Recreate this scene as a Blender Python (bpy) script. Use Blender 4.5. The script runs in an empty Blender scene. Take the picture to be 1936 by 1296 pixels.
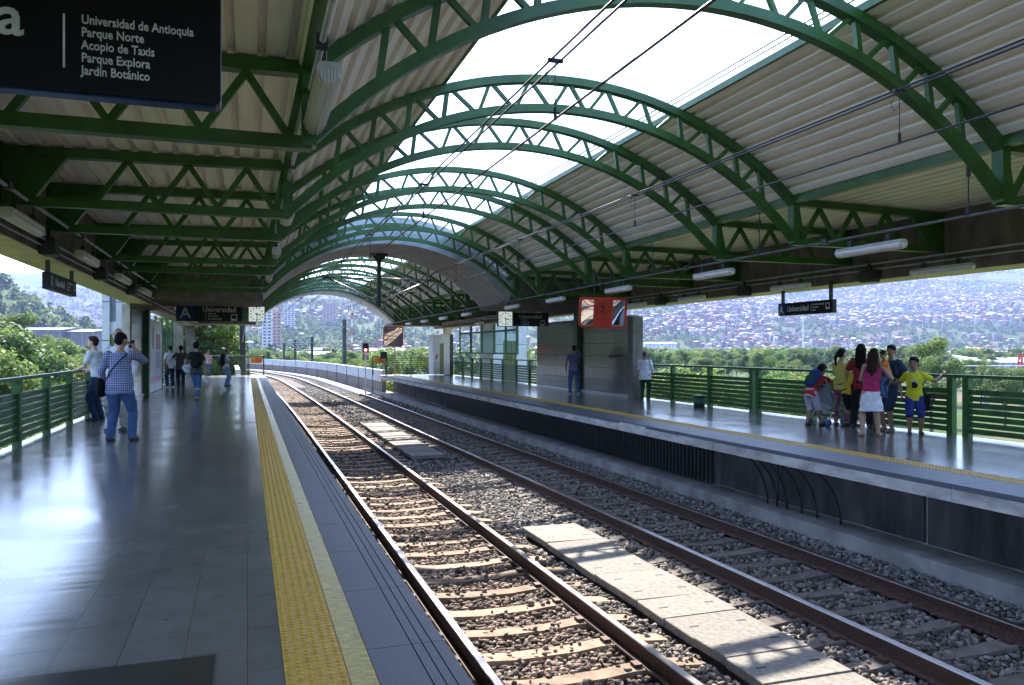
import bpy, math, random
import numpy as np
from mathutils import Vector, Matrix
R = math.radians
rnd = random.Random(7)
nrng = np.random.default_rng(11)
scene = bpy.context.scene
COL = scene.collection

# ------------------------------------------------------------------ camera
FPX, IMGW, IMGH = 1480.0, 1936.0, 1296.0
YAW = math.atan2(500.0, FPX)
cam_d = bpy.data.cameras.new("camera")
cam = bpy.data.objects.new("camera", cam_d); COL.objects.link(cam)
cam.location = (0, 0, 1.52)
cam.rotation_euler = (R(90), 0, -YAW)
cam_d.sensor_width = 36.0
cam_d.lens = 36.0*FPX/IMGW
cam_d.shift_y = 14.0/IMGW
cam_d.clip_start = 0.05; cam_d.clip_end = 30000
scene.camera = cam

# ------------------------------------------------------------------ light and exposure
SUN_EL = math.atan2(1.0, math.hypot(0.15, 1.085))
SUN_AZ = math.atan2(0.15, 1.085)            # clockwise from +Y
world = bpy.data.worlds.new("World"); scene.world = world
world.use_nodes = True
wn = world.node_tree
sky = wn.nodes.new('ShaderNodeTexSky'); sky.sky_type = 'NISHITA'; sky.sun_disc = False
sky.sun_elevation = SUN_EL; sky.sun_rotation = SUN_AZ
sky.air_density = 1.0; sky.dust_density = 1.6; sky.ozone_density = 1.0; sky.altitude = 1500
bg = wn.nodes['Background']; bg.inputs['Strength'].default_value = 0.15
wn.links.new(sky.outputs[0], bg.inputs['Color'])
sun_d = bpy.data.lights.new("sun", 'SUN'); sun_d.energy = 3.2; sun_d.angle = R(0.5)
sun_d.color = (1.0, 0.94, 0.85)
sun = bpy.data.objects.new("sun", sun_d); COL.objects.link(sun)
sdir = Vector((0.15, 1.085, 1.0)).normalized()
sun.rotation_euler = sdir.to_track_quat('Z', 'Y').to_euler()
sun.location = (20, 100, 90)
vs = scene.view_settings
vs.view_transform = 'Standard'; vs.look = 'None'; vs.exposure = 2.6; vs.gamma = 1.0
vs.use_curve_mapping = False
cy = scene.cycles
cy.max_bounces = 12; cy.diffuse_bounces = 8; cy.glossy_bounces = 4; cy.transmission_bounces = 4
cy.volume_bounces = 1; cy.use_denoising = True
cy.sample_clamp_indirect = 8.0
cy.caustics_reflective = False; cy.caustics_refractive = False

# ------------------------------------------------------------------ helpers
MATS = {}
def mat(name, col, rough=0.6, metal=0.0, noise=None, bump=None, spec=0.5, col2=None, emis=None, stretch=None, coat=0.0, rnoise=0.0, vary=0.0):
    """procedural material: colour broken up by noise, optional bump"""
    if name in MATS: return MATS[name]
    m = bpy.data.materials.new(name); m.use_nodes = True
    t = m.node_tree; b = t.nodes['Principled BSDF']
    b.inputs['Base Color'].default_value = (*col, 1)
    b.inputs['Roughness'].default_value = rough
    b.inputs['Metallic'].default_value = metal
    b.inputs['Specular IOR Level'].default_value = spec
    b.inputs['Coat Weight'].default_value = coat
    tc = t.nodes.new('ShaderNodeTexCoord'); mp = t.nodes.new('ShaderNodeMapping')
    t.links.new(tc.outputs['Object'], mp.inputs['Vector'])
    if stretch: mp.inputs['Scale'].default_value = stretch
    if noise is None: noise = (6.0, 0.12)
    n = t.nodes.new('ShaderNodeTexNoise'); n.inputs['Scale'].default_value = noise[0]
    n.inputs['Detail'].default_value = 6; n.inputs['Roughness'].default_value = 0.62
    t.links.new(mp.outputs[0], n.inputs['Vector'])
    r = t.nodes.new('ShaderNodeValToRGB')
    a = noise[1]
    if col2 is None:
        lo = tuple(max(0, c*(1-2.2*a)) for c in col); hi = tuple(min(1, c*(1+1.5*a)) for c in col)
    else: lo, hi = col2, col
    r.color_ramp.elements[0].position = 0.32; r.color_ramp.elements[1].position = 0.68
    r.color_ramp.elements[0].color = (*lo, 1); r.color_ramp.elements[1].color = (*hi, 1)
    t.links.new(n.outputs['Fac'], r.inputs['Fac'])
    if vary:
        oi = t.nodes.new('ShaderNodeObjectInfo'); vr = t.nodes.new('ShaderNodeMapRange'); vr.inputs['To Min'].default_value = 1-vary; vr.inputs['To Max'].default_value = 1+vary
        mv = t.nodes.new('ShaderNodeMix'); mv.data_type = 'RGBA'; mv.blend_type = 'MULTIPLY'; mv.inputs['Factor'].default_value = 1
        t.links.new(oi.outputs['Random'], vr.inputs['Value']); t.links.new(r.outputs[0], mv.inputs['A']); t.links.new(vr.outputs[0], mv.inputs['B']); t.links.new(mv.outputs['Result'], b.inputs['Base Color'])
    else: t.links.new(r.outputs[0], b.inputs['Base Color'])
    if rnoise:
        mr = t.nodes.new('ShaderNodeMapRange')
        mr.inputs['To Min'].default_value = max(0.02, rough-rnoise); mr.inputs['To Max'].default_value = rough+rnoise
        n3 = t.nodes.new('ShaderNodeTexNoise'); n3.inputs['Scale'].default_value = noise[0]*0.6; n3.inputs['Detail'].default_value = 4
        t.links.new(mp.outputs[0], n3.inputs['Vector'])
        t.links.new(n3.outputs['Fac'], mr.inputs['Value']); t.links.new(mr.outputs[0], b.inputs['Roughness'])
    if bump:
        n2 = t.nodes.new('ShaderNodeTexNoise'); n2.inputs['Scale'].default_value = bump[0]; n2.inputs['Detail'].default_value = 5
        t.links.new(mp.outputs[0], n2.inputs['Vector'])
        bp = t.nodes.new('ShaderNodeBump'); bp.inputs['Strength'].default_value = bump[1]; bp.inputs['Distance'].default_value = 0.02
        t.links.new(n2.outputs['Fac'], bp.inputs['Height']); t.links.new(bp.outputs[0], b.inputs['Normal'])
    if emis:
        b.inputs['Emission Color'].default_value = (*emis[0], 1); b.inputs['Emission Strength'].default_value = emis[1]
    MATS[name] = m
    return m

def attr_mat(name, rough=0.85, noise=None, trans=0.0, spec=0.3):
    """base colour read from the mesh's own colour attribute (each stone, leaf or house has its own albedo)"""
    if name in MATS: return MATS[name]
    m = bpy.data.materials.new(name); m.use_nodes = True
    t = m.node_tree; b = t.nodes['Principled BSDF']
    a = t.nodes.new('ShaderNodeAttribute'); a.attribute_name = 'Col'
    src = a.outputs['Color']
    if noise:
        tc = t.nodes.new('ShaderNodeTexCoord'); n = t.nodes.new('ShaderNodeTexNoise'); n.inputs['Scale'].default_value = noise[0]; n.inputs['Detail'].default_value = 4
        t.links.new(tc.outputs['Object'], n.inputs['Vector'])
        mr = t.nodes.new('ShaderNodeMapRange'); mr.inputs['To Min'].default_value = 1-noise[1]; mr.inputs['To Max'].default_value = 1+noise[1]
        t.links.new(n.outputs['Fac'], mr.inputs['Value'])
        mx = t.nodes.new('ShaderNodeMix'); mx.data_type = 'RGBA'; mx.blend_type = 'MULTIPLY'; mx.inputs['Factor'].default_value = 1
        t.links.new(src, mx.inputs['A']); t.links.new(mr.outputs[0], mx.inputs['B']); src = mx.outputs['Result']
    t.links.new(src, b.inputs['Base Color'])
    b.inputs['Roughness'].default_value = rough; b.inputs['Specular IOR Level'].default_value = spec
    if trans:
        tr = t.nodes.new('ShaderNodeBsdfTranslucent'); t.links.new(src, tr.inputs['Color'])
        ms = t.nodes.new('ShaderNodeMixShader'); ms.inputs[0].default_value = trans
        t.links.new(b.outputs[0], ms.inputs[1]); t.links.new(tr.outputs[0], ms.inputs[2])
        t.links.new(ms.outputs[0], t.nodes['Material Output'].inputs['Surface'])
    MATS[name] = m
    return m

def mesh_np(name, V, F, mats=None, cols=None, smooth=False, mi=None):
    V = np.asarray(V, np.float32); F = np.asarray(F, np.int32)
    me = bpy.data.meshes.new(name)
    k = F.shape[1]
    me.vertices.add(len(V)); me.vertices.foreach_set('co', V.ravel())
    me.loops.add(F.size); me.loops.foreach_set('vertex_index', F.ravel())
    me.polygons.add(len(F)); me.polygons.foreach_set('loop_start', np.arange(0, F.size, k, dtype=np.int32))
    if smooth: me.polygons.foreach_set('use_smooth', np.ones(len(F), bool))
    if mi is not None: me.polygons.foreach_set('material_index', np.asarray(mi, np.int32))
    me.update(calc_edges=True)
    if cols is not None:   # per face colour
        ca = me.color_attributes.new('Col', 'FLOAT_COLOR', 'CORNER')
        c = np.ones((len(F), k, 4), np.float32); c[:, :, :3] = np.asarray(cols, np.float32)[:, None, :]
        ca.data.foreach_set('color', c.ravel())
    for m in (mats or []): me.materials.append(m)
    return me

def link(name, me, parent=None, loc=None):
    o = bpy.data.objects.new(name, me); COL.objects.link(o)
    if parent is not None: o.parent = parent
    if loc is not None: o.location = loc
    return o

class MB:
    """collects shapes, then becomes ONE mesh object"""
    def __init__(s): s.v = []; s.f = []; s.m = []; s.k = 0
    def add(s, vs, fs):
        o = len(s.v); s.v += [tuple(float(c) for c in v) for v in vs]
        for f in fs: s.f.append([i+o for i in f]); s.m.append(s.k)
        return s
    def box(s, x0, x1, y0, y1, z0, z1):
        return s.add([(x0,y0,z0),(x1,y0,z0),(x1,y1,z0),(x0,y1,z0),(x0,y0,z1),(x1,y0,z1),(x1,y1,z1),(x0,y1,z1)],
                     [(0,3,2,1),(4,5,6,7),(0,1,5,4),(1,2,6,5),(2,3,7,6),(3,0,4,7)])
    def rbox(s, x0, x1, y0, y1, z0, z1, r, axis='y', n=4):
        """box with rounded corners round one axis"""
        if axis == 'y': a0,a1,b0,b1,c0,c1 = x0,x1,z0,z1,y0,y1
        elif axis == 'x': a0,a1,b0,b1,c0,c1 = y0,y1,z0,z1,x0,x1
        else: a0,a1,b0,b1,c0,c1 = x0,x1,y0,y1,z0,z1
        pts = []
        for (cx, cy_, st) in ((a1-r,b1-r,0),(a0+r,b1-r,90),(a0+r,b0+r,180),(a1-r,b0+r,270)):
            for i in range(n+1):
                a = R(st+90*i/n); pts.append((cx+r*math.cos(a), cy_+r*math.sin(a)))
        def P(a, b, c): return (a,c,b) if axis == 'y' else ((c,a,b) if axis == 'x' else (a,b,c))
        N = len(pts)
        vs = [P(a,b,c0) for a,b in pts]+[P(a,b,c1) for a,b in pts]
        fs = [[i,(i+1)%N,(i+1)%N+N,i+N] for i in range(N)]+[list(range(N))[::-1], list(range(N,2*N))]
        return s.add(vs, fs)
    def bar(s, p, q, w, h=None, up=(0,0,1)):
        h = w if h is None else h
        p = Vector(p); q = Vector(q); d = (q-p).normalized(); u = Vector(up)
        if abs(d.dot(u)) > 0.98: u = Vector((0,1,0))
        x = d.cross(u).normalized(); z = x.cross(d).normalized()
        vs = [e+x*(a*w/2)+z*(b*h/2) for e in (p,q) for a,b in ((-1,-1),(1,-1),(1,1),(-1,1))]
        return s.add(vs, [(0,1,2,3),(7,6,5,4),(0,4,5,1),(1,5,6,2),(2,6,7,3),(3,7,4,0)])
    def tube(s, pts, r, n=8):
        pts = [Vector(p) for p in pts]; rs = r if isinstance(r,(list,tuple)) else [r]*len(pts)
        vs = []; N = len(pts)
        for i,p in enumerate(pts):
            d = (pts[min(i+1,N-1)]-pts[max(i-1,0)]).normalized()
            u = Vector((0,0,1)) if abs(d.z) < 0.95 else Vector((0,1,0))
            x = d.cross(u).normalized(); y = x.cross(d)
            vs += [p+(x*math.cos(2*math.pi*k/n)+y*math.sin(2*math.pi*k/n))*rs[i] for k in range(n)]
        fs = [[i*n+k, i*n+(k+1)%n, (i+1)*n+(k+1)%n, (i+1)*n+k] for i in range(N-1) for k in range(n)]
        fs += [list(range(n))[::-1], list(range((N-1)*n, N*n))]
        return s.add(vs, fs)
    def prism(s, poly, y0, y1, axis='y'):
        def P(a,b,c): return (a,c,b) if axis == 'y' else ((c,a,b) if axis == 'x' else (a,b,c))
        n = len(poly)
        vs = [P(a,b,y0) for a,b in poly]+[P(a,b,y1) for a,b in poly]
        fs = [[i,(i+1)%n,(i+1)%n+n,i+n] for i in range(n)]+[list(range(n))[::-1], list(range(n,2*n))]
        return s.add(vs, fs)
    def strip(s, prof, y0, y1, th):
        """closed sheet: profile (x,z) list with thickness th (normal up), swept along y"""
        n = len(prof); top = []
        for i in range(n):
            a = prof[max(i-1,0)]; b = prof[min(i+1,n-1)]
            dx, dz = b[0]-a[0], b[1]-a[1]; L = math.hypot(dx,dz) or 1
            top.append((prof[i][0]-dz/L*th, prof[i][1]+dx/L*th))
        vs = [(x,y0,z) for x,z in prof]+[(x,y1,z) for x,z in prof]+[(x,y0,z) for x,z in top]+[(x,y1,z) for x,z in top]
        fs = []
        for i in range(n-1):
            fs += [[i,i+1,n+i+1,n+i],[2*n+i,3*n+i,3*n+i+1,2*n+i+1],[i,2*n+i,2*n+i+1,i+1],[n+i,n+i+1,3*n+i+1,3*n+i]]
        fs += [[0,n,3*n,2*n],[n-1,3*n-1,4*n-1,2*n-1]]
        return s.add(vs, fs)
    def loft(s, rings):
        """rings: list of equally long point lists; closed tube with end caps"""
        n = len(rings[0]); N = len(rings); vs = [p for r in rings for p in r]
        fs = [[i*n+k, i*n+(k+1)%n, (i+1)*n+(k+1)%n, (i+1)*n+k] for i in range(N-1) for k in range(n)]
        fs += [list(range(n))[::-1], list(range((N-1)*n, N*n))]
        return s.add(vs, fs)
    def ball(s, c, rx, ry=None, rz=None, nu=12, nv=8, rot=None):
        ry = ry or rx; rz = rz or rx; c = Vector(c)
        vs = []
        for j in range(1, nv):
            a = math.pi*j/nv
            for k in range(nu):
                b = 2*math.pi*k/nu
                p = Vector((rx*math.sin(a)*math.cos(b), ry*math.sin(a)*math.sin(b), rz*math.cos(a)))
                if rot is not None: p = rot @ p
                vs.append(c+p)
        t = Vector((0,0,rz)); 
        if rot is not None: t = rot @ t
        vs += [c+t, c-t]; T = len(vs)-2
        fs = [[j*nu+k, (j+1)*nu+k, (j+1)*nu+(k+1)%nu, j*nu+(k+1)%nu] for j in range(nv-2) for k in range(nu)]
        fs += [[T, k, (k+1)%nu] for k in range(nu)]+[[T+1, (nv-2)*nu+(k+1)%nu, (nv-2)*nu+k] for k in range(nu)]
        return s.add(vs, fs)
    def mesh(s, name, mats, smooth=False, fix=True):
        me = bpy.data.meshes.new(name)
        me.from_pydata(s.v, [], s.f)
        for m in (mats if isinstance(mats,(list,tuple)) else [mats]): me.materials.append(m)
        me.polygons.foreach_set('material_index', s.m)
        if smooth: me.polygons.foreach_set('use_smooth', [True]*len(s.f))
        if fix:
            import bmesh
            b = bmesh.new(); b.from_mesh(me); bmesh.ops.recalc_face_normals(b, faces=b.faces); b.to_mesh(me); b.free()
        me.update()
        return me
    def build(s, name, mats, parent=None, smooth=False, loc=None):
        return link(name, s.mesh(name, mats, smooth), parent, loc)

def tag(o, label, cat, group=None, kind=None):
    o['label'] = label
    if cat: o['category'] = cat
    if group: o['group'] = group
    if kind: o['kind'] = kind
    return o
def thing(name, label, cat, loc=(0,0,0), rotz=0.0, group=None):
    o = bpy.data.objects.new(name, None); COL.objects.link(o)
    o.location = loc; o.rotation_euler = (0,0,rotz)
    return tag(o, label, cat, group)
def structure(o, label=None):
    o['kind'] = 'structure'
    if label: o['label'] = label
    return o
def dup(root, loc, rotz=0.0, label=None, group=None):
    def cp(o, par):
        c = o.copy(); COL.objects.link(c)
        if par is not None: c.parent = par
        for ch in list(o.children): cp(ch, c)
        return c
    r = cp(root, None); r.location = loc; r.rotation_euler = (0,0,rotz)
    if label: r['label'] = label
    if group: r['group'] = group
    return r
def ordinal(i): return ['first','second','third','fourth','fifth','sixth','seventh','eighth','ninth','tenth','eleventh','twelfth','thirteenth','fourteenth','fifteenth','sixteenth','seventeenth','eighteenth','nineteenth','twentieth'][i]

def text_mesh(txt, size, align='LEFT', bold=0.0):
    cu = bpy.data.curves.new('lettering', 'FONT'); cu.body = txt; cu.size = size
    cu.align_x = align; cu.extrude = 0.003; cu.offset = bold*size; cu.resolution_u = 3
    o = bpy.data.objects.new('tmp', cu); COL.objects.link(o)
    dg = bpy.context.evaluated_depsgraph_get(); dg.update()
    me = bpy.data.meshes.new_from_object(o.evaluated_get(dg))
    bpy.data.objects.remove(o); bpy.data.curves.remove(cu)
    return me
def lettering(txt, size, loc, m, parent, rotz=0.0, align='LEFT', bold=0.012, sx=1.0):
    me = text_mesh(txt, size, align, bold); me.materials.clear(); me.materials.append(m)
    me.transform(Matrix.Scale(sx, 4, (1,0,0)))
    o = link('lettering', me, parent, loc); o.rotation_euler = (R(90), 0, rotz)
    return o

# ------------------------------------------------------------------ materials
GREEN = mat('green_paint', (0.032,0.112,0.017), 0.42, noise=(2.2,0.17), bump=(60,0.05), rnoise=0.12)
GREEN2 = mat('green_paint_fence', (0.025,0.105,0.017), 0.5, noise=(3.0,0.16))
SHEET = mat('corrugated_sheet', (0.90,0.87,0.80), 0.5, noise=(2.5,0.0), col2=(0.72,0.67,0.58), stretch=(4,0.35,4))
SHEETTOP = SHEET
CONC_D = mat('weathered_concrete', (0.17,0.15,0.13), 0.85, noise=(3.5,0.2), bump=(30,0.25), stretch=(1,1,0.5))
CONC_TAN = mat('tan_concrete', (0.48,0.42,0.33), 0.8, noise=(4,0.12), bump=(40,0.1))
CONC_G = mat('grey_concrete', (0.43,0.46,0.49), 0.75, noise=(2.2,0.14), bump=(30,0.1))
CONC_L = mat('pale_concrete', (0.5,0.48,0.45), 0.85, noise=(5,0.2), bump=(60,0.2), stretch=(1,0.4,1))
CONC_S = mat('slab_concrete', (0.235,0.212,0.18), 0.88, noise=(16,0.16), bump=(90,0.5), vary=0.14)
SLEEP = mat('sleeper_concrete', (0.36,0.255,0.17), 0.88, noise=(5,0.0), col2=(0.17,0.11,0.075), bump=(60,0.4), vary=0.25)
SLEEP2 = mat('shaded_sleeper_concrete', (0.21,0.175,0.145), 0.9, noise=(5,0.0), col2=(0.11,0.09,0.075), bump=(60,0.4), vary=0.2)  # shade on the far track darkened into the sleeper colour
GRANITE = mat('dark_granite_edge', (0.095,0.105,0.125), 0.5, noise=(120,0.35), bump=(150,0.2))
YELLOW = mat('yellow_tactile_rubber', (0.58,0.33,0.028), 0.5, noise=(20,0.12))
YELLOW2 = mat('worn_yellow_strip', (0.50,0.37,0.07), 0.2, noise=(9,0.2), bump=(25,0.4), stretch=(1.5,6,1))
RAIL_S = mat('rusty_rail_side', (0.085,0.04,0.025), 0.7, noise=(30,0.3))
RAIL_T = mat('polished_rail_head', (0.62,0.56,0.52), 0.28, metal=1.0, noise=(14,0.1), stretch=(1,0.2,1))
BLACK = mat('black_rubber', (0.015,0.016,0.018), 0.55)
DARKM = mat('dark_metal', (0.04,0.045,0.05), 0.45, metal=0.3)
STEEL = mat('brushed_steel_panel', (0.20,0.20,0.19), 0.17, metal=0.9, noise=(5,0.12), stretch=(1,1,0.15), rnoise=0.08)
GALV = mat('galvanised_steel', (0.42,0.43,0.44), 0.4, metal=0.7, noise=(14,0.12))
SIGN = mat('sign_black', (0.004,0.005,0.008), 0.4, spec=0.25)
SIGNB = mat('sign_blue', (0.006,0.045,0.15), 0.4, spec=0.25)
WHITE = mat('white_lettering', (0.75,0.76,0.78), 0.5)
WHITEP = mat('white_paint', (0.72,0.73,0.74), 0.5, noise=(4,0.06))
RED = mat('red_paint', (0.62,0.04,0.02), 0.4)
DIFFUSER = mat('lamp_diffuser', (0.85,0.85,0.82), 0.2, noise=(8,0.06))
LAMPBODY = mat('lamp_housing', (0.55,0.55,0.52), 0.45)
MIRROR = mat('mirror_glass', (0.9,0.9,0.9), 0.03, metal=1.0, noise=(1,0.0))
CLOCKW = mat('clock_face', (0.70,0.72,0.70), 0.4, emis=((0.85,0.95,0.9),0.10))
ORANGE = mat('orange_panel', (0.75,0.30,0.03), 0.5)
WIRE = mat('catenary_copper', (0.035,0.035,0.05), 0.5, metal=0.5)
STONE = attr_mat('ballast_stone', 0.85, noise=(60,0.25))
LEAF = attr_mat('tree_leaf', 0.6, trans=0.5)
BARK = mat('bark', (0.12,0.09,0.06), 0.9)
HOUSE = attr_mat('house_walls', 0.85)
def ribs(m, scale):
    t = m.node_tree; b = t.nodes['Principled BSDF']; tc = t.nodes.new('ShaderNodeTexCoord')
    w = t.nodes.new('ShaderNodeTexWave'); w.bands_direction = 'Y'; w.inputs['Scale'].default_value = scale; w.inputs['Distortion'].default_value = 0.0
    t.links.new(tc.outputs['Object'], w.inputs['Vector'])
    bp = t.nodes.new('ShaderNodeBump'); bp.inputs['Strength'].default_value = 0.35; bp.inputs['Distance'].default_value = 0.004
    t.links.new(w.outputs['Fac'], bp.inputs['Height']); t.links.new(bp.outputs[0], b.inputs['Normal'])
ribs(STEEL, 3.2)
def glass_mat():
    m = bpy.data.materials.new('window_glass'); m.use_nodes = True; t = m.node_tree
    b = t.nodes['Principled BSDF']; b.inputs['Base Color'].default_value = (0.75,0.88,0.9,1); b.inputs['Roughness'].default_value = 0.05
    tr = t.nodes.new('ShaderNodeBsdfTransparent'); tr.inputs[0].default_value = (0.88,0.95,0.93,1)
    ms = t.nodes.new('ShaderNodeMixShader'); ms.inputs[0].default_value = 0.15
    t.links.new(tr.outputs[0], ms.inputs[1]); t.links.new(b.outputs[0], ms.inputs[2]); t.links.new(ms.outputs[0], t.nodes['Material Output'].inputs['Surface'])
    return m
GLASS = glass_mat()
def floor_mat(name='polished_floor_tile', dark=1.0):
    m = bpy.data.materials.new(name); m.use_nodes = True; t = m.node_tree; b = t.nodes['Principled BSDF']
    tc = t.nodes.new('ShaderNodeTexCoord'); mp = t.nodes.new('ShaderNodeMapping')
    t.links.new(tc.outputs['Object'], mp.inputs['Vector']); mp.inputs['Rotation'].default_value = (0,0,R(90))
    br = t.nodes.new('ShaderNodeTexBrick'); br.inputs['Scale'].default_value = 1.0
    br.inputs['Brick Width'].default_value = 0.6; br.inputs['Row Height'].default_value = 0.3
    br.inputs['Mortar Size'].default_value = 0.003; br.inputs['Mortar Smooth'].default_value = 0.3
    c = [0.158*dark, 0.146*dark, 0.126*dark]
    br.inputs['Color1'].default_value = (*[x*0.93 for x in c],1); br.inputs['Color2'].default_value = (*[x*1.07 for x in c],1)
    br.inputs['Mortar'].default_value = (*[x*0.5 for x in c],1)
    t.links.new(mp.outputs[0], br.inputs['Vector'])
    n = t.nodes.new('ShaderNodeTexNoise'); n.inputs['Scale'].default_value = 90; n.inputs['Detail'].default_value = 6
    t.links.new(mp.outputs[0], n.inputs['Vector'])
    n2 = t.nodes.new('ShaderNodeTexNoise'); n2.inputs['Scale'].default_value = 1.3; n2.inputs['Detail'].default_value = 5
    t.links.new(mp.outputs[0], n2.inputs['Vector'])
    mr = t.nodes.new('ShaderNodeMapRange'); mr.inputs['To Min'].default_value = 0.75; mr.inputs['To Max'].default_value = 1.25
    t.links.new(n.outputs['Fac'], mr.inputs['Value'])
    mx = t.nodes.new('ShaderNodeMix'); mx.data_type = 'RGBA'; mx.blend_type = 'MULTIPLY'; mx.inputs['Factor'].default_value = 1
    t.links.new(br.outputs['Color'], mx.inputs['A']); t.links.new(mr.outputs[0], mx.inputs['B'])
    st = t.nodes.new('ShaderNodeMapRange'); st.inputs['From Min'].default_value = 0.3; st.inputs['From Max'].default_value = 0.7; st.inputs['To Min'].default_value = 0.80; st.inputs['To Max'].default_value = 1.15
    n4 = t.nodes.new('ShaderNodeTexNoise'); n4.inputs['Scale'].default_value = 2.6; n4.inputs['Detail'].default_value = 9; n4.inputs['Roughness'].default_value = 0.7
    t.links.new(tc.outputs['Object'], n4.inputs['Vector']); t.links.new(n4.outputs['Fac'], st.inputs['Value'])
    m2 = t.nodes.new('ShaderNodeMix'); m2.data_type = 'RGBA'; m2.blend_type = 'MULTIPLY'; m2.inputs['Factor'].default_value = 1
    t.links.new(mx.outputs['Result'], m2.inputs['A']); t.links.new(st.outputs[0], m2.inputs['B'])
    vo = t.nodes.new('ShaderNodeTexVoronoi'); vo.inputs['Scale'].default_value = 3.1; vo.inputs['Randomness'].default_value = 1.0
    t.links.new(tc.outputs['Object'], vo.inputs['Vector'])
    sp = t.nodes.new('ShaderNodeMapRange'); sp.inputs['From Min'].default_value = 0.035; sp.inputs['From Max'].default_value = 0.06; sp.inputs['To Min'].default_value = 0.55; sp.inputs['To Max'].default_value = 1.0
    t.links.new(vo.outputs['Distance'], sp.inputs['Value'])
    m3 = t.nodes.new('ShaderNodeMix'); m3.data_type = 'RGBA'; m3.blend_type = 'MULTIPLY'; m3.inputs['Factor'].default_value = 1
    t.links.new(m2.outputs['Result'], m3.inputs['A']); t.links.new(sp.outputs[0], m3.inputs['B'])
    t.links.new(m3.outputs['Result'], b.inputs['Base Color'])
    rr = t.nodes.new('ShaderNodeMapRange'); rr.inputs['From Min'].default_value = 0.3; rr.inputs['From Max'].default_value = 0.7
    rr.inputs['To Min'].default_value = 0.12; rr.inputs['To Max'].default_value = 0.24
    t.links.new(n2.outputs['Fac'], rr.inputs['Value']); t.links.new(rr.outputs[0], b.inputs['Roughness'])
    b.inputs['Specular IOR Level'].default_value = 0.6
    # slight unevenness across the laying rows, so reflections break into bands
    mp2 = t.nodes.new('ShaderNodeMapping'); mp2.inputs['Scale'].default_value = (0.5, 3.4, 1)
    t.links.new(tc.outputs['Object'], mp2.inputs['Vector'])
    n3 = t.nodes.new('ShaderNodeTexNoise'); n3.inputs['Scale'].default_value = 1.6; n3.inputs['Detail'].default_value = 2
    t.links.new(mp2.outputs[0], n3.inputs['Vector'])
    bp = t.nodes.new('ShaderNodeBump'); bp.inputs['Strength'].default_value = 0.07; bp.inputs['Distance'].default_value = 0.02
    t.links.new(n3.outputs['Fac'], bp.inputs['Height']); t.links.new(bp.outputs[0], b.inputs['Normal'])
    return m
FLOOR = floor_mat()
FLOORD = floor_mat('dark_floor_patch', 0.3)

# ------------------------------------------------------------------ track geometry
def s1(y): return 0.0003*max(0.0, y-25)**2 + 0.0024*max(0.0, y-70)**2
def sm(t): t = min(1.0, max(0.0, t)); return t*t*(3-2*t)
def s2(y): return s1(y) + 0.27*sm((y-6)/24.0)
def c1(y): return 2.6-s1(y)
def c2(y): return 6.2-s2(y)
def yline(a, b, far=1.0):
    ys = [a]
    while ys[-1] < b: ys.append(min(b, ys[-1]+max(1.0, (ys[-1])*0.03)))
    return ys
YA0, YA1 = -10.0, 50.0        # platform with the camera
YB1 = 47.6
TRACK_END = 150.0

# viaduct deck, retaining concrete and ballast
def ribbon(ys, prof):
    """prof(y) -> list of (x,z); returns a swept sheet"""
    mb = MB(); rows = [[(x,y,z) for x,z in prof(y)] for y in ys]; n = len(rows[0])
    vs = [p for r in rows for p in r]
    fs = [[i*n+k, i*n+k+1, (i+1)*n+k+1, (i+1)*n+k] for i in range(len(rows)-1) for k in range(n-1)]
    mb.add(vs, fs); return mb
def closed_ribbon(ys, prof):
    mb = MB(); mb.loft([[(x,y,z) for x,z in prof(y)] for y in ys]); return mb
ys_all = yline(-12, TRACK_END)
structure(closed_ribbon(ys_all, lambda y: [(-3.6-s1(y),-2.3),(12.02-s1(y),-2.3),(12.02-s1(y),-1.625),(-3.6-s1(y),-1.625)] if y < 52 else [(-0.6-s1(y),-2.3),(9.0-s1(y),-2.3),(9.0-s1(y),-1.62),(-0.6-s1(y),-1.62)]).build('viaduct_deck', CONC_G))
BALM = mat('ballast_ground', (0.13,0.10,0.085), 0.95, noise=(30,0.0), col2=(0.05,0.04,0.035), bump=(45,1.0))  # colour darkened so gaps between the stones look shaded
structure(closed_ribbon(ys_all, lambda y: [(0.9-s1(y),-1.61),(7.98-s2(y),-1.61),(7.98-s2(y),-1.32),(7.3-s2(y),-1.32),(5.2-s2(y),-1.355),(4.9-s1(y),-1.33),(4.4-s1(y),-1.31),(3.8-s1(y),-1.33),(1.9-s1(y),-1.34),(0.9-s1(y),-1.29)]).build('ballast_bed', BALM))

def rail(cx, off, label):
    ys = yline(-6, TRACK_END)
    mb = MB()
    def block(w0, w1, z0, z1):
        mb.loft([[(cx(y)+off-w0,y,z0),(cx(y)+off+w0,y,z0),(cx(y)+off+w1,y,z1),(cx(y)+off-w1,y,z1)] for y in ys])
    mb.k = 0; block(0.07,0.065,-1.255,-1.24); block(0.012,0.012,-1.24,-1.135); block(0.03,0.036,-1.135,-1.1)
    mb.k = 1; block(0.036,0.031,-1.1,-1.09)
    o = mb.build('rail', [RAIL_S, RAIL_T]); tag(o, label, 'rail')
rail(c1, -0.74, 'sunlit steel rail nearest the yellow-striped platform edge')
rail(c1, 0.74, 'sunlit rusty rail beside the concrete trough covers')
rail(c2, -0.72, 'shaded rail of the far track, on the side of the trough covers')
rail(c2, 0.72, 'shaded rail of the far track, nearest the opposite platform')
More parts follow.
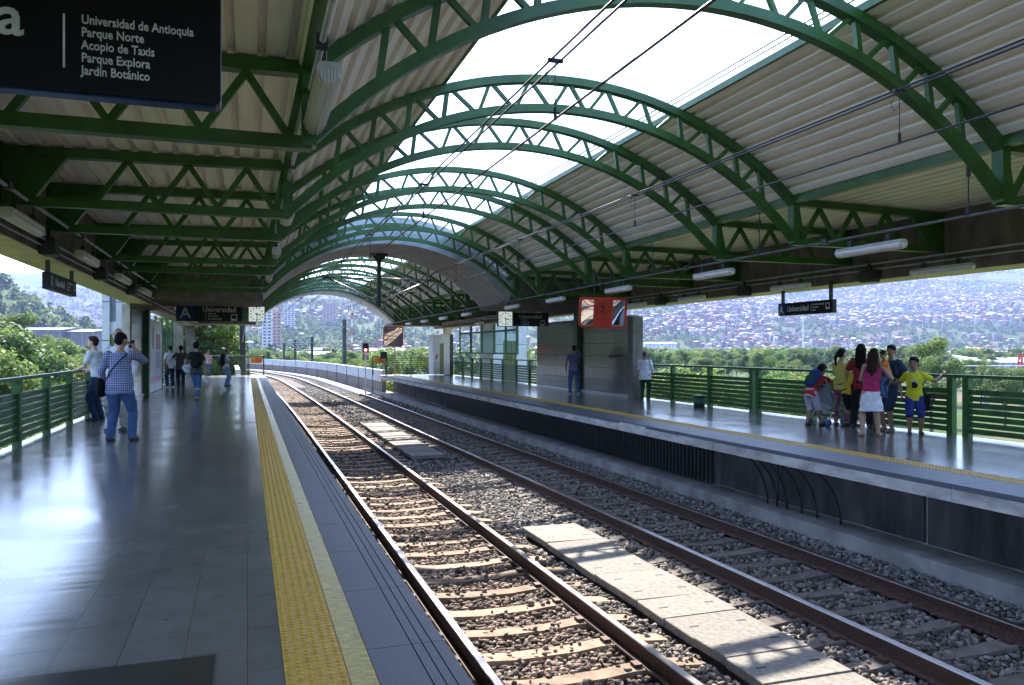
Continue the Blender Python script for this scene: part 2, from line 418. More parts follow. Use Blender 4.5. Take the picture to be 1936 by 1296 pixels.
# sleepers, each one an object
mb = MB()
L = 1.25
prof = [(-L,-0.19),(L,-0.19),(L,-0.03),(0.95,-0.005),(0.55,-0.005),(0.3,-0.027),(-0.3,-0.027),(-0.55,-0.005),(-0.95,-0.005),(-L,-0.03)]
mb.prism(prof, -0.095, 0.095)
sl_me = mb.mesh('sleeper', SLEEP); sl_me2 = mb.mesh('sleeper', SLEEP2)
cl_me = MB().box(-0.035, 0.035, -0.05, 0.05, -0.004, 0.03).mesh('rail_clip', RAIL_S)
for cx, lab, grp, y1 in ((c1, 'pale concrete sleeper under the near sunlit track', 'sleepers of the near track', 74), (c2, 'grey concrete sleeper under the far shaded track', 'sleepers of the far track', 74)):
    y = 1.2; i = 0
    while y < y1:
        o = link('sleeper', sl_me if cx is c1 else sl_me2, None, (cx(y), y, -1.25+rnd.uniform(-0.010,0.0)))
        o.rotation_euler = (rnd.uniform(-0.02,0.02), rnd.uniform(-0.006,0.006), math.atan2(cx(y-0.5)-cx(y+0.5), 1.0)+rnd.uniform(-0.012,0.012))
        tag(o, lab, 'sleeper', grp)
        if y < 14:
            for sg in (-1, 1):
                for d in (-0.11, 0.11): link('rail_clip', cl_me, o, (sg*0.74+d, 0, 0))
        y += 0.62; i += 1
# trough covers between the tracks
def covers(y0, y1, x0, x1, lab, grp):
    y = y0; i = 0
    while y < y1-0.2:
        w = rnd.uniform(0.50, 0.57)
        m = MB(); m.rbox(-(x1-x0)/2, (x1-x0)/2, -w/2+0.008, w/2-0.008, -0.09, 0.0, 0.012, 'y', 2)
        o = m.build('trough_cover', CONC_S, None, loc=((x0+x1)/2-s1(y)*0.5+rnd.uniform(-.012,.012), y+w/2, -1.17+rnd.uniform(-0.012,0.012)))
        o.rotation_euler = (rnd.uniform(-0.02,0.02), rnd.uniform(-0.008,0.008), rnd.uniform(-0.012,0.012))
        for sx in (-0.27, 0.27): MB().box(sx-0.05, sx+0.05, -0.012, 0.012, 0.0005, 0.003).build('lifting_slot', BLACK, o)
        tag(o, lab, 'concrete cover', grp); y += w; i += 1
covers(1.0, 11.0, 3.95, 4.83, 'pale concrete trough cover in the nearer row, barred by roof shadows', 'near row of trough covers')
covers(19.6, 29.7, 3.95, 4.83, 'pale concrete trough cover in the farther row between the tracks', 'far row of trough covers')

# ballast stones (nobody could count them): one mesh of little angular rocks
def stones():
    phi = (1+5**0.5)/2
    iv = np.array([(-1,phi,0),(1,phi,0),(-1,-phi,0),(1,-phi,0),(0,-1,phi),(0,1,phi),(0,-1,-phi),(0,1,-phi),(phi,0,-1),(phi,0,1),(-phi,0,-1),(-phi,0,1)], float)/math.hypot(1,phi)
    fi = np.array([(0,11,5),(0,5,1),(0,1,7),(0,7,10),(0,10,11),(1,5,9),(5,11,4),(11,10,2),(10,7,6),(7,1,8),(3,9,4),(3,4,2),(3,2,6),(3,6,8),(3,8,9),(4,9,5),(2,4,11),(6,2,10),(8,6,7),(9,8,1)])
    P = []; S = []
    def scatter(n, x0, x1, y0, y1, size):
        x = nrng.uniform(x0, x1, n); y = nrng.uniform(y0, y1, n)
        sh = np.array([s1(v) for v in y])
        P.append(np.c_[x-sh, y]); S.append(nrng.uniform(0.65,1.35,n)*size)
    scatter(36000, 1.0, 8.0, 2.6, 9.0, 0.030)
    scatter(36000, 1.0, 8.0, 9.0, 18.0, 0.033)
    scatter(9000, 0.95, 1.85, 2.6, 18.0, 0.030)
    scatter(22000, 1.0, 8.0, 18.0, 34.0, 0.038)
    scatter(9000, 1.0, 7.8, 34.0, 60.0, 0.055)
    P = np.concatenate(P); S = np.concatenate(S); n = len(P)
    xr = P[:,0]; s_ = np.array([s1(v) for v in P[:,1]]); xs = xr+s_
    z = -1.318+0.03*np.exp(-((xs-4.4)/0.85)**2)+0.03*(xs > 7.1)+0.055*np.clip((1.85-xs)/0.3, 0, 1) + nrng.uniform(-0.02,0.026,n)
    # keep sleepers' tops and the trough covers clear of most stones
    keep = ~((xs > 3.9) & (xs < 4.87) & (((P[:,1] > 1.0) & (P[:,1] < 11.05)) | ((P[:,1] > 19.5) & (P[:,1] < 29.75))))
    keep &= xr < 7.93
    for c, o in ((2.6, 0.74), (6.2, 0.72)):
        for sg in (-1, 1): keep &= np.abs(xs-(c+sg*o)) > 0.05
    ph = (P[:,1]-1.2+0.31) % 0.62 - 0.31
    onsl = (np.abs(ph) < 0.13) & (((np.abs(xs-2.6) < 1.22)) | (np.abs(xs-6.1) < 1.22))
    slid = np.floor((P[:,1]-1.2+0.31)/0.62).astype(int)+400*(xs > 4.4); lvl = nrng.uniform(0.86,1.0,1000)
    keep &= ~(onsl & (nrng.random(n) < lvl[np.clip(slid,0,999)]))
    z = np.where(onsl, z+0.035, z)
    P = P[keep]; S = S[keep]; z = z[keep]; xs = xs[keep]; n = len(P)
    sc = S[:,None]*nrng.uniform(0.5,1.3,(n,3)); sc[:,2] *= 0.8
    V = iv[None]*nrng.uniform(0.55,1.38,(n,12,1))*sc[:,None,:]
    a = nrng.uniform(0,6.283,n); ca, sa = np.cos(a)[:,None], np.sin(a)[:,None]
    tl = nrng.uniform(-0.6,0.6,n); ct, st = np.cos(tl)[:,None], np.sin(tl)[:,None]
    X, Y, Z = V[...,0], V[...,1], V[...,2]
    Y, Z = Y*ct-Z*st, Y*st+Z*ct
    X, Y = X*ca-Y*sa, X*sa+Y*ca
    V = np.stack([X+P[:,0,None], Y+P[:,1,None], Z+z[:,None]], -1).reshape(-1,3)
    F = (fi[None]+(np.arange(n)*12)[:,None,None]).reshape(-1,3)
    g = (0.07+0.30*nrng.random(n)**1.4)[:,None]
    warm = np.clip(1.25-np.abs(xs-2.6)/1.3, 0, 1)[:,None]*nrng.uniform(0.4,1.0,(n,1)) + np.clip(1-np.abs(xs-6.1)/1.4, 0, 1)[:,None]*0.35
    g = g*(1-0.25*(np.abs(np.abs(xs-2.6)-0.74) < 0.3)[:,None])
    base = np.array([0.95,0.85,0.74])[None]*(1-warm)+np.array([1.05,0.72,0.54])[None]*warm
    c = np.repeat(g*base, 20, axis=0)
    o = link('ballast_stones', mesh_np('ballast_stones', V, F, [STONE], c))
    o['kind'] = 'stuff'; o['label'] = 'loose crushed grey and rust brown stones between rails'
stones()

# ------------------------------------------------------------------ platforms
XB = 7.56
def platform_a():
    m = MB(); m.box(-3.56, 0.9, YA0, YA1, -0.30, -0.024); m.box(-3.56, 0.55, YA0, YA1, -1.62, -0.301)
    root = structure(m.build('platform', CONC_G), 'near platform with polished grey tiles and yellow strip')
    MB().box(-3.56, 0.163, YA0, YA1, -0.024, 0.0).build('floor', FLOOR, root)
    t = MB(); t.box(0.165, 0.445, YA0, YA1, -0.024, 0.003); tac = t.build('tactile_strip', YELLOW, root)
    tactile_domes(0.165, 0.445, 2.6, 48.5).parent = tac
    MB().box(0.449, 0.57, YA0, YA1, -0.024, 0.002).build('warning_strip', YELLOW2, root)
    g = MB(); y = YA0
    while y < YA1:
        for a, b in ((0.574,0.80),(0.807,0.855),(0.862,0.905),(0.912,0.975)):
            g.box(a, b, y, min(YA1, y+0.995), -0.06, 0.0)
        y += 1.0
    g.build('edge_stone', GRANITE, root)
    return root
def tactile_domes(x0, x1, y0, y1, nx=6):
    px = (x1-x0)/nx; ny = int((y1-y0)/px)
    gx, gy = np.meshgrid(x0+px*(np.arange(nx)+0.5), y0+px*(np.arange(ny)+0.5))
    c = np.stack([gx.ravel(), gy.ravel()], -1); n = len(c); k = 8
    a = np.arange(k)*2*math.pi/k; ring = np.stack([np.cos(a), np.sin(a)], -1)
    V = np.zeros((n, 2*k, 3)); V[:, :k, :2] = c[:,None]+ring*0.0175; V[:, :k, 2] = 0.0028
    V[:, k:, :2] = c[:,None]+ring*0.011; V[:, k:, 2] = 0.0085
    q = np.array([[i, (i+1)%k, (i+1)%k+k, i+k] for i in range(k)]+[[k,k+1,k+2,k+3],[k,k+3,k+4,k+7],[k+4,k+5,k+6,k+7]])
    F = (q[None]+(np.arange(n)*2*k)[:,None,None]).reshape(-1,4)
    o = link('raised_dome', mesh_np('raised_dome', V.reshape(-1,3), F, [YELLOW])); o['kind'] = 'stuff'
    return o
def platform_b():
    m = MB(); m.box(XB+0.01, 11.98, YA0, YB1, -0.19, -0.024); m.box(8.47, 11.98, YA0, YB1, -1.62, -0.191)
    root = structure(m.build('platform', CONC_L), 'opposite platform with polished bluish floor and pale slab edge')
    MB().box(8.62, 11.98, YA0, YB1, -0.024, 0.0).build('floor', FLOOR, root)
    t = MB(); t.box(8.28, 8.60, YA0, YB1, -0.024, 0.003); tac = t.build('tactile_strip', YELLOW, root)
    tactile_domes(8.28, 8.60, 4.0, YB1-0.5).parent = tac
    g = MB(); y = YA0; q = random.Random(3)
    while y < YB1:
        g.box(XB+q.uniform(-0.012,0.012), 8.276, y, min(YB1, y+1.192), -0.06, 0.0+q.uniform(-0.001,0)); y += 1.2
    g.build('edge_stone', GRANITE, root)
    f = MB(); y = YA0
    while y < YB1:
        f.box(XB-0.02+q.uniform(-0.006,0.006), XB+0.009, y, min(YB1, y+2.392), -0.2, -0.062); y += 2.4
    f.build('edge_facing', CONC_L, root)
    w = MB(); y = YA0
    while y < YB1:
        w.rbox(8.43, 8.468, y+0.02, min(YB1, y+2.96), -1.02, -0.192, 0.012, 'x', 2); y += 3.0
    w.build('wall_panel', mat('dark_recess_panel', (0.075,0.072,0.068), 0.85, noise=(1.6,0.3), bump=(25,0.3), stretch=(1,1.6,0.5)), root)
    r = MB(); y = 12.9
    while y < 34:
        r.box(8.36, 8.40, y, y+0.05, -1.04, -0.2); y += 0.14
    for z in (-0.85,-0.65,-0.45,-0.28): r.box(8.4, 8.428, 12.9, 34, z, z+0.05)
    r.build('ribbed_grille', DARKM, root)
    return root
platform_a(); platform_b()
o = closed_ribbon(yline(-10, 60), lambda y: [(7.98-s2(y)*0.6,-1.6),(8.46-s1(y),-1.6),(8.46-s1(y),-1.04),(7.98-s2(y)*0.6,-1.07)]).build('walkway_ledge', mat('ledge_concrete', (0.33,0.31,0.28), 0.9, noise=(2,0.18), bump=(50,0.3))); structure(o, 'narrow concrete ledge under the opposite platform')
# dark rectangle at the very front, floor pattern in a darker tone
o = MB().box(-2.6, -0.151, 1.2, 4.16, 0.0035, 0.0065).build('floor_patch', FLOORD); tag(o, 'dark rectangle in the near corner of the floor', 'floor inlay')
# black cables looping down from under the opposite platform edge
CABM = mat('black_cable', (0.012,0.012,0.013), 0.5)
for i, y in enumerate((9.3, 9.8, 10.15, 10.5, 10.75, 11.0)):
    pts = []
    for k in range(13):
        a = k/12*math.pi/2
        pts.append((8.02+0.28*math.sin(a*1.0)*0.7, y+0.75*(1-math.sin(a)), -0.22-0.82*(1-math.cos(a))))
    o = MB().tube(pts, 0.018, 6).build('cable', CABM, None, True)
    tag(o, 'black cable looping from the slab edge down to the ledge, ' + ('nearest to the camera' if i == 0 else '%s from the right' % ordinal(i)), 'cable', 'cables under the opposite platform')

# ------------------------------------------------------------------ roof: frames
XC, ZC = 4.4, -0.35
RL, RU = 5.33, 5.75
FRAME_Y = [-0.7, 3.05, 6.81, 10.46, 12.63, 16.35, 18.5, 22.15, 24.2]
FRAME_Y2 = [30.3, 32.6, 36.2, 38.4, 42.0, 44.2, 46.5]
XL_BEAM, XR_BEAM = -2.7, 11.4
def arc(r, a0, a1, n):
    return [(XC+r*math.sin(R(a0+(a1-a0)*i/n)), ZC+r*math.cos(R(a0+(a1-a0)*i/n))) for i in range(n+1)]
def band(r0, r1, a0, a1, n): return arc(r0, a0, a1, n)+arc(r1, a1, a0, n)
def inplane(mb, p, q, w, d):
    p = Vector((p[0],0,p[1])); q = Vector((q[0],0,q[1])); mb.bar(p, q, d, w, up=(0,0,1) if abs((q-p).normalized().z) < 0.9 else (1,0,0))
def arc_band(mb, r0, r1, a0, a1, n, d):
    A = arc(r0, a0, a1, n); B = arc(r1, a0, a1, n)
    mb.loft([[(A[i][0],-d/2,A[i][1]),(A[i][0],d/2,A[i][1]),(B[i][0],d/2,B[i][1]),(B[i][0],-d/2,B[i][1])] for i in range(n+1)])
def top_at(a): return (XC+(RU-0.05)*math.sin(R(a)), ZC+(RU-0.05)*math.cos(R(a)))
def bot_at(a): return (XC+(RL+0.04)*math.sin(R(a)), ZC+(RL+0.04)*math.cos(R(a)))
AF = math.degrees(math.asin(3.91/RL)); AT = math.degrees(math.asin(3.91/RU))
def make_frame():
    root = thing('roof_frame', 'x', 'roof frame')
    m = MB(); arc_band(m, RU-0.06, RU+0.05, -AT, AT, 44, 0.14); m.build('upper_chord', GREEN, root)
    m = MB(); arc_band(m, RL-0.05, RL+0.06, -AF, AF, 44, 0.12); m.build('lower_chord', GREEN, root)
    zb, zt = 3.2, 3.93
    for s in (-1, 1):
        xf = XC+s*3.91
        m = MB(); m.box(xf-0.06, xf+0.06, -0.075, 0.075, zb+0.03, zt-0.1); m.build('post', GREEN, root)
        xe = XL_BEAM+0.02 if s < 0 else XR_BEAM-0.02
        xa, xb = sorted((xf-s*0.02, xe))
        m = MB(); m.box(xa, xb, -0.06, 0.06, zb, zb+0.11); m.build('tie_chord', GREEN, root)
        m = MB(); m.bar((xf-s*0.02, 0, zt-0.05), (xe, 0, zt-0.10), 0.13, 0.11); m.build('canopy_chord', GREEN, root)
        g = MB(); poly = [(xe, zb+0.02),(xe-s*0.28, zb+0.02),(xe-s*0.66, zt-0.15),(xe, zt-0.15)]
        g.prism(poly if s > 0 else poly[::-1], -0.055, 0.055); g.build('gusset_plate', GREEN, root)
        tops = [xf+s*d for d in (0.50,1.18,1.86,2.52)]; bots = [xf+s*d for d in (0.16,0.84,1.52,2.20)]
        zig = [(xf+s*0.05, zt-0.1)]
        for a, b in zip(bots, tops): zig += [(a, zb+0.1), (b, zt-0.12)]
        for k in range(len(zig)-2 if True else 0):
            m = MB(); inplane(m, zig[k], zig[k+1], 0.06, 0.06); m.build('strut', GREEN, root)
    # middle part of the arch: V struts
    n = 6; a1 = 17.9
    tp = [-a1+2*a1*i/n for i in range(n+1)]
    for i in range(n):
        mid = (tp[i]+tp[i+1])/2
        for e, off in ((tp[i], 0.45), (tp[i+1], -0.45)):
            m = MB(); inplane(m, top_at(e+off*0.6), bot_at(mid-off*0.9), 0.05, 0.05); m.build('strut', GREEN, root)
    # flanks: near vertical struts and diagonals
    tn = [a1, 23.4, 28.8, 34.2, AT-0.5]
    for s in (-1, 1):
        for i in range(4):
            x = top_at(tn[i])[0]-XC+0.09
            ab = math.degrees(math.asin(x/RL))
            m = MB(); inplane(m, top_at(s*(tn[i]+0.6)), bot_at(s*ab), 0.06, 0.06); m.build('strut', GREEN, root)
            if i < 3:
                m = MB(); inplane(m, bot_at(s*(ab+0.9)), top_at(s*(tn[i+1]-0.5)), 0.055, 0.055); m.build('strut', GREEN, root)
    return root
frame0 = make_frame()
frame0.location = (0, FRAME_Y[0], 0)
frame0['label'] = 'green arched roof frame just behind the camera'
frame0['group'] = 'green arched roof frames'
FL = {3.05: 'green arched roof frame carrying the big black station sign overhead', 6.81: 'largest whole green arched roof frame, spanning the top of the photo',
      10.46: 'green arched roof frame second nearest across both tracks', 12.63: 'third green arched roof frame, close behind the second',
      16.35: 'fourth green arched roof frame before the concrete arch', 18.5: 'fifth green arched roof frame, close behind the fourth',
      22.15: 'sixth green arched roof frame, second before the grey concrete arch', 24.2: 'green arched roof frame right in front of the grey concrete arch'}
for y in FRAME_Y[1:]: dup(frame0, (0, y, 0), 0, FL[y], 'green arched roof frames')
F2 = ['first green arched roof frame beyond the concrete arch','second green arched roof frame beyond the concrete arch','third green arched roof frame beyond the concrete arch','fourth green arched roof frame beyond the concrete arch','fifth green arched roof frame beyond the concrete arch','sixth green arched roof frame beyond the concrete arch','farthest green arched roof frame, at the end portal']
for y, l in zip(FRAME_Y2, F2): dup(frame0, (0, y, 0), 0, l, 'green arched roof frames')
# purlins
def purlin(x, z, y0, y1, lab, w=0.12):
    o = MB().box(x-w/2, x+w/2, y0, y1, z-w/2, z+w/2).build('roof_purlin', GREEN); tag(o, lab, 'purlin', 'green roof purlins')
SEC = ((-12, 25.0, 'the near half of the roof'), (28.9, 47.2, 'the far half of the roof'))
XSK = 1.88
for y0, y1, w in SEC:
    purlin(XC-3.91, 3.925, y0, y1, 'green purlin over the left arch feet in '+w)
    purlin(XC+3.91, 3.925, y0, y1, 'green purlin over the right arch feet in '+w)
    zt = ZC+math.sqrt((RU+0.10)**2-XSK**2)
    purlin(XC-XSK, zt, y0, y1, 'green purlin along the left skylight edge in '+w, 0.09)
    purlin(XC+XSK, zt, y0, y1, 'green purlin along the right skylight edge in '+w, 0.09)
    for s, nm in ((-1,'left'),(1,'right')):
        for d in (0.07, 0.15):
            o = MB().tube([(XC+s*(XSK-d), y0, zt+0.1+d*0.25), (XC+s*(XSK-d), y1, zt+0.1+d*0.25)], 0.016, 6).build('skylight_bar', GALV)
            tag(o, 'thin %s pale bar along the %s skylight edge in %s' % ('outer' if d < 0.1 else 'inner', nm, w), 'bar')
# corrugated sheets, ribs along the tracks
def corr(n_or_len, pitch=0.235, rib=0.085, h=0.06):
    pts = []; s = 0.0
    while s < n_or_len:
        pts += [(s,0),(s+pitch-rib,0),(s+pitch-rib+0.018,h),(s+pitch-0.018,h)]; s += pitch
    pts = [p for p in pts if p[0] <= n_or_len]
    return pts+[(n_or_len, pts[-1][1])]
def sheet(kind, y0, y1, lab):
    m = MB()
    if kind in ('canopy_l','canopy_r'):
        Lc = 3.75 if kind == 'canopy_l' else 3.7
        pr = [((XC-3.86-s, 3.95-0.012*s+h) if kind == 'canopy_l' else (XC+3.86+s, 3.95-0.012*s+h)) for s, h in corr(Lc)]
        if kind == 'canopy_l': pr = pr[::-1]
    else:
        a0, a1 = math.degrees(math.asin(XSK/(RU+0.06))), AT+0.3
        ln = R(a1-a0)*(RU+0.06); sg = -1 if kind == 'vault_l' else 1
        pr = []
        for s, h in corr(ln, 0.2, 0.10, 0.052):
            a = R(a0)+s/(RU+0.06); r = RU+0.06+h
            pr.append((XC+sg*r*math.sin(a), ZC+r*math.cos(a)))
        if sg < 0: pr = pr[::-1]
    m.strip(pr, y0, y1, 0.03)
    o = m.build('roof_sheet', SHEET); tag(o, lab, 'roof sheet', 'corrugated roof sheets')
for (y0, y1, w), (ya, yb) in zip(SEC, ((-12, 25.0), (28.6, 47.2))):
    sheet('canopy_l', ya, yb, 'beige corrugated sheeting over the near platform in '+w)
    sheet('canopy_r', ya, yb, 'beige corrugated sheeting over the opposite platform in '+w)
    sheet('vault_l', ya, yb, 'curved corrugated sheeting left of the skylight in '+w)
    sheet('vault_r', ya, yb, 'curved corrugated sheeting right of the skylight in '+w)

# ------------------------------------------------------------------ concrete arches and edge beams
def concrete_arch(y0, y1, lab, r1=6.15):
    m = MB(); r0 = 5.28; a = math.degrees(math.asin(3.95/r0)); b = math.degrees(math.asin(4.25/r1)); n = 36
    A = arc(r0, -a, a, n); B = arc(r1, -b, b, n)
    m.loft([[(A[i][0],y0,A[i][1]),(A[i][0],y1,A[i][1]),(B[i][0],y1,B[i][1]),(B[i][0],y0,B[i][1])] for i in range(n+1)])
    zt = B[0][1]-0.004
    for s in (-1, 1):
        xf = XC+s*3.95; xg = XC+s*4.25; xe = XL_BEAM if s < 0 else XR_BEAM
        poly = [(xf, 3.0),(xe, 3.0),(xe, zt),(xg, zt),(xf, A[0][1])]
        m.k = 1; m.prism(poly if s < 0 else poly[::-1], y0, y1)
    o = m.build('concrete_arch', [CONC_G, CONC_D]); tag(o, lab, 'concrete arch', 'grey concrete roof arches')
concrete_arch(25.05, 28.55, 'broad grey concrete arch across the middle of the station roof')
concrete_arch(47.25, 49.6, 'distant grey concrete arch closing the far end of the roof')
def edge_beam(x0, x1, lab):
    m = MB(); m.box(x0, x1, -12, 49.6, 2.87, 4.05)
    o = m.build('edge_beam', [CONC_D]); tag(o, lab, 'beam')
    # soffit skin, light from outside put into its paler colour
    MB().box(x0+0.004, x1-0.004, -12, 49.6, 2.862, 2.8695).build('soffit', CONC_TAN, o)
edge_beam(-3.3, XL_BEAM, 'long concrete beam above the near platform railing with underside coloured for outside light')
edge_beam(XR_BEAM, 12.1, 'long concrete beam above the opposite platform railing')
def pillar(x0, x1, y0, y1, z0, z1, lab, m=CONC_TAN):
    o = MB().box(x0, x1, y0, y1, z0, z1).build('pillar', m); tag(o, lab, 'pillar')
pillar(-3.42, -3.0, 41.2, 41.7, 0, 2.862, 'tan concrete pillar beyond the poster panel')
pillar(-3.2, -2.76, 46.3, 46.8, 0, 2.862, 'brown concrete pillar near the far platform end', CONC_D)
pillar(11.5, 11.95, 46.9, 47.4, 0, 2.862, 'concrete pillar beside the white cabinet on the opposite platform')

# ------------------------------------------------------------------ lamps and conduits
def clear_mat():
    m = bpy.data.materials.new('clear_ribbed_cover'); m.use_nodes = True; t = m.node_tree
    b = t.nodes['Principled BSDF']; b.inputs['Base Color'].default_value = (0.92,0.91,0.88,1); b.inputs['Roughness'].default_value = 0.08; b.inputs['Specular IOR Level'].default_value = 1.0
    tr = t.nodes.new('ShaderNodeBsdfTransparent'); tr.inputs[0].default_value = (0.9,0.9,0.88,1)
    tc = t.nodes.new('ShaderNodeTexCoord'); w = t.nodes.new('ShaderNodeTexWave'); w.bands_direction = 'X'; w.inputs['Scale'].default_value = 14; w.inputs['Distortion'].default_value = 0.6
    t.links.new(tc.outputs['Object'], w.inputs['Vector'])
    bp = t.nodes.new('ShaderNodeBump'); bp.inputs['Strength'].default_value = 0.6; bp.inputs['Distance'].default_value = 0.01; t.links.new(w.outputs['Fac'], bp.inputs['Height']); t.links.new(bp.outputs[0], b.inputs['Normal'])
    tl = t.nodes.new('ShaderNodeBsdfTranslucent'); tl.inputs[0].default_value = (0.85,0.85,0.82,1)
    m0 = t.nodes.new('ShaderNodeMixShader'); m0.inputs[0].default_value = 0.45
    t.links.new(b.outputs[0], m0.inputs[1]); t.links.new(tl.outputs[0], m0.inputs[2])
    ms = t.nodes.new('ShaderNodeMixShader'); ms.inputs[0].default_value = 0.68
    t.links.new(tr.outputs[0], ms.inputs[1]); t.links.new(m0.outputs[0], ms.inputs[2]); t.links.new(ms.outputs[0], t.nodes['Material Output'].inputs['Surface'])
    return m
CLEAR = clear_mat()
def make_lamp(L, w, hang, clear=False):
    root = thing('hanging_lamp', 'x', 'lamp')
    m = MB(); m.rbox(-w*0.42, w*0.42, -L/2, L/2, 0.01, w*0.42, w*0.15, 'y', 3); m.build('housing', LAMPBODY, root, True)
    pr = [(w*0.5*math.cos(R(180+12*i))*(1.0 if i % 2 else 0.93), 0.012+w*0.62*math.sin(R(180+12*i))*(1.0 if i % 2 else 0.93)) for i in range(16)]
    m = MB(); n = len(pr)
    m.loft([[(x*f, yy, 0.012+(z-0.012)*f) for x, z in pr] for yy, f in ((-L/2-0.03,0.8),(-L/2+0.02,1),(L/2-0.02,1),(L/2+0.03,0.8))])
    m.build('diffuser', CLEAR if clear else DIFFUSER, root, not clear)
    if clear:
        for sx in (-0.24, 0.24): MB().tube([(sx*w,-L*0.46,-w*0.2),(sx*w,L*0.46,-w*0.2)], w*0.09, 10).build('tube', mat('white_tube', (0.8,0.8,0.78), 0.3), root, True)
        MB().box(-w*0.4, w*0.4, -L*0.47, L*0.47, -w*0.05, -w*0.02).build('reflector', mat('lamp_reflector', (0.75,0.74,0.70), 0.3), root)
    for yy in (-L/2, L/2): MB().rbox(-w*0.44, w*0.44, yy-0.012, yy+0.012, -w*0.42, w*0.36, w*0.2, 'y', 3).build('end_cap', LAMPBODY, root)
    for s in (-1, 1):
        m = MB(); m.tube([(0, s*L*0.3, w*0.4), (0, s*L*0.3, w*0.4+hang)], 0.012, 6); m.box(-0.03, 0.03, s*L*0.3-0.03, s*L*0.3+0.03, w*0.42, w*0.42+0.09)
        m.build('hanger', DARKM, root)
    return root
def lamp_row(proto_args, x, z, ys, labs, group):
    p = make_lamp(*proto_args)
    for i, y in enumerate(ys):
        if i == 0: p.location = (x, y, z); p['label'] = labs(i); p['group'] = group
        else: dup(p, (x, y, z), 0, labs(i), group)
def lab_fn(first, rest):
    return lambda i: first if i == 0 else rest % ordinal(i)
lamp_row((1.42, 0.19, 0.25, True), 0.53, 3.42, [6.2, 11.15, 16.4, 21.5, 31.0, 36.0], lab_fn('big clear tube lamp hanging at the left arch feet, nearest the camera', 'clear tube lamp at the left arch feet, %s from the camera'), 'tube lamps along the left arch feet')
lamp_row((1.35, 0.15, 0.22, True), -2.42, 2.98, [10.25, 14.06, 17.85, 21.6, 29.5, 33.4, 37.3], lab_fn('tube lamp along the left concrete beam, nearest the camera', 'tube lamp along the left concrete beam, %s from the camera'), 'tube lamps along the left beam')
lamp_row((1.18, 0.14, 0.14), 8.2, 2.93, [8.73, 12.59, 16.54, 20.46, 24.3, 29.9, 33.8, 37.7, 41.6], lab_fn('tube lamp under the right arch feet, the largest and nearest the camera', 'tube lamp under the right arch feet, %s from the camera'), 'tube lamps along the right arch feet')
lamp_row((1.18, 0.13, 0.1), 11.0, 2.87, [6.2, 10.12, 13.97, 17.9, 21.0, 29.9, 33.8, 37.7], lambda i: ['tube lamp by the right concrete beam just outside the photo','tube lamp by the right concrete beam above the children','tube lamp over the hanging sign on the right','tube lamp by the right beam between the hanging sign and the red mirror','tube lamp by the right beam just right of the red mirror','tube lamp by the right beam above the glazed screen, nearest of three','tube lamp by the right beam above the glazed screen, middle of three','tube lamp by the right beam above the glazed screen, farthest of three'][i], 'tube lamps along the right beam')
def conduit(x, z, y0, y1, lab, r=0.022, fittings=True, cm=None):
    m = MB(); m.tube([(x,y0,z),(x,y1,z)], r, 8)
    o = m.build('conduit', cm or GALV, None, True); tag(o, lab, 'conduit')
    if fittings:
        y = y0+2.0
        while y < y1:
            MB().box(x-0.04, x+0.04, y-0.06, y+0.06, z-0.03, z+0.05).build('conduit_fitting', DARKM, o); y += 3.9
conduit(0.50, 3.70, -8, 47, 'grey conduit running above the left arch feet lamps', 0.025)
conduit(8.2, 3.13, -8, 47, 'grey conduit running along the right arch feet lamps', 0.019, True, mat('dull_grey_pipe', (0.13,0.135,0.14), 0.6))
conduit(-2.42, 3.26, -8, 47, 'thin pale conduit running in front of the left beam')
conduit(-2.60, 3.02, -8, 47, 'lower cable pipe along the left beam', 0.018, False)
conduit(-2.64, 2.94, -8, 47, 'lowest cable pipe along the left beam', 0.014, False)
conduit(11.3, 3.16, -8, 47, 'upper dark pipe along the right beam', 0.022, False)
conduit(11.33, 3.06, -8, 47, 'lower dark pipe along the right beam', 0.018, False)
def speaker(x, y, z, lab, sx):
    r = thing('loudspeaker', lab, 'loudspeaker', (x, y, z), 0, 'loudspeakers along the beams')
    MB().rbox(-0.1, 0.1, -0.16, 0.16, -0.12, 0.12, 0.03, 'y', 2).build('cabinet', BLACK, r)
    MB().box(-0.02, 0.02, -0.03, 0.03, 0.12, 0.24).build('bracket', DARKM, r)
    MB().box(sx*0.102-0.003, sx*0.102+0.003, -0.13, 0.13, -0.09, 0.09).build('grille', DARKM, r)
for i, y in enumerate((8.4, 12.2, 16.2, 20.2)):
    speaker(-2.58, y, 2.93, 'small black loudspeaker box on the left beam, %s from the camera' % ordinal(i), 1)
for i, y in enumerate((8.0, 12.0, 16.0, 20.0)):
    speaker(11.28, y, 2.93, 'small black loudspeaker box on the right beam, %s from the camera' % ordinal(i), -1)
# thin hanging rods in the roof over the opposite platform
for i, (x, y) in enumerate(((8.2, 7.15), (8.2, 11.2), (8.2, 14.9), (8.2, 18.9))):
    m = MB(); m.tube([(x,y,3.85),(x,y,3.16)], 0.008, 6); m.tube([(x,y,3.72),(x,y,3.6)], 0.025, 8); m.tube([(x,y,3.25),(x,y,3.13)], 0.03, 8)
    tag(m.build('hanging_rod', DARKM), 'thin dark rod hanging from the right purlin, %s from the camera' % ordinal(i), 'rod', 'hanging rods')

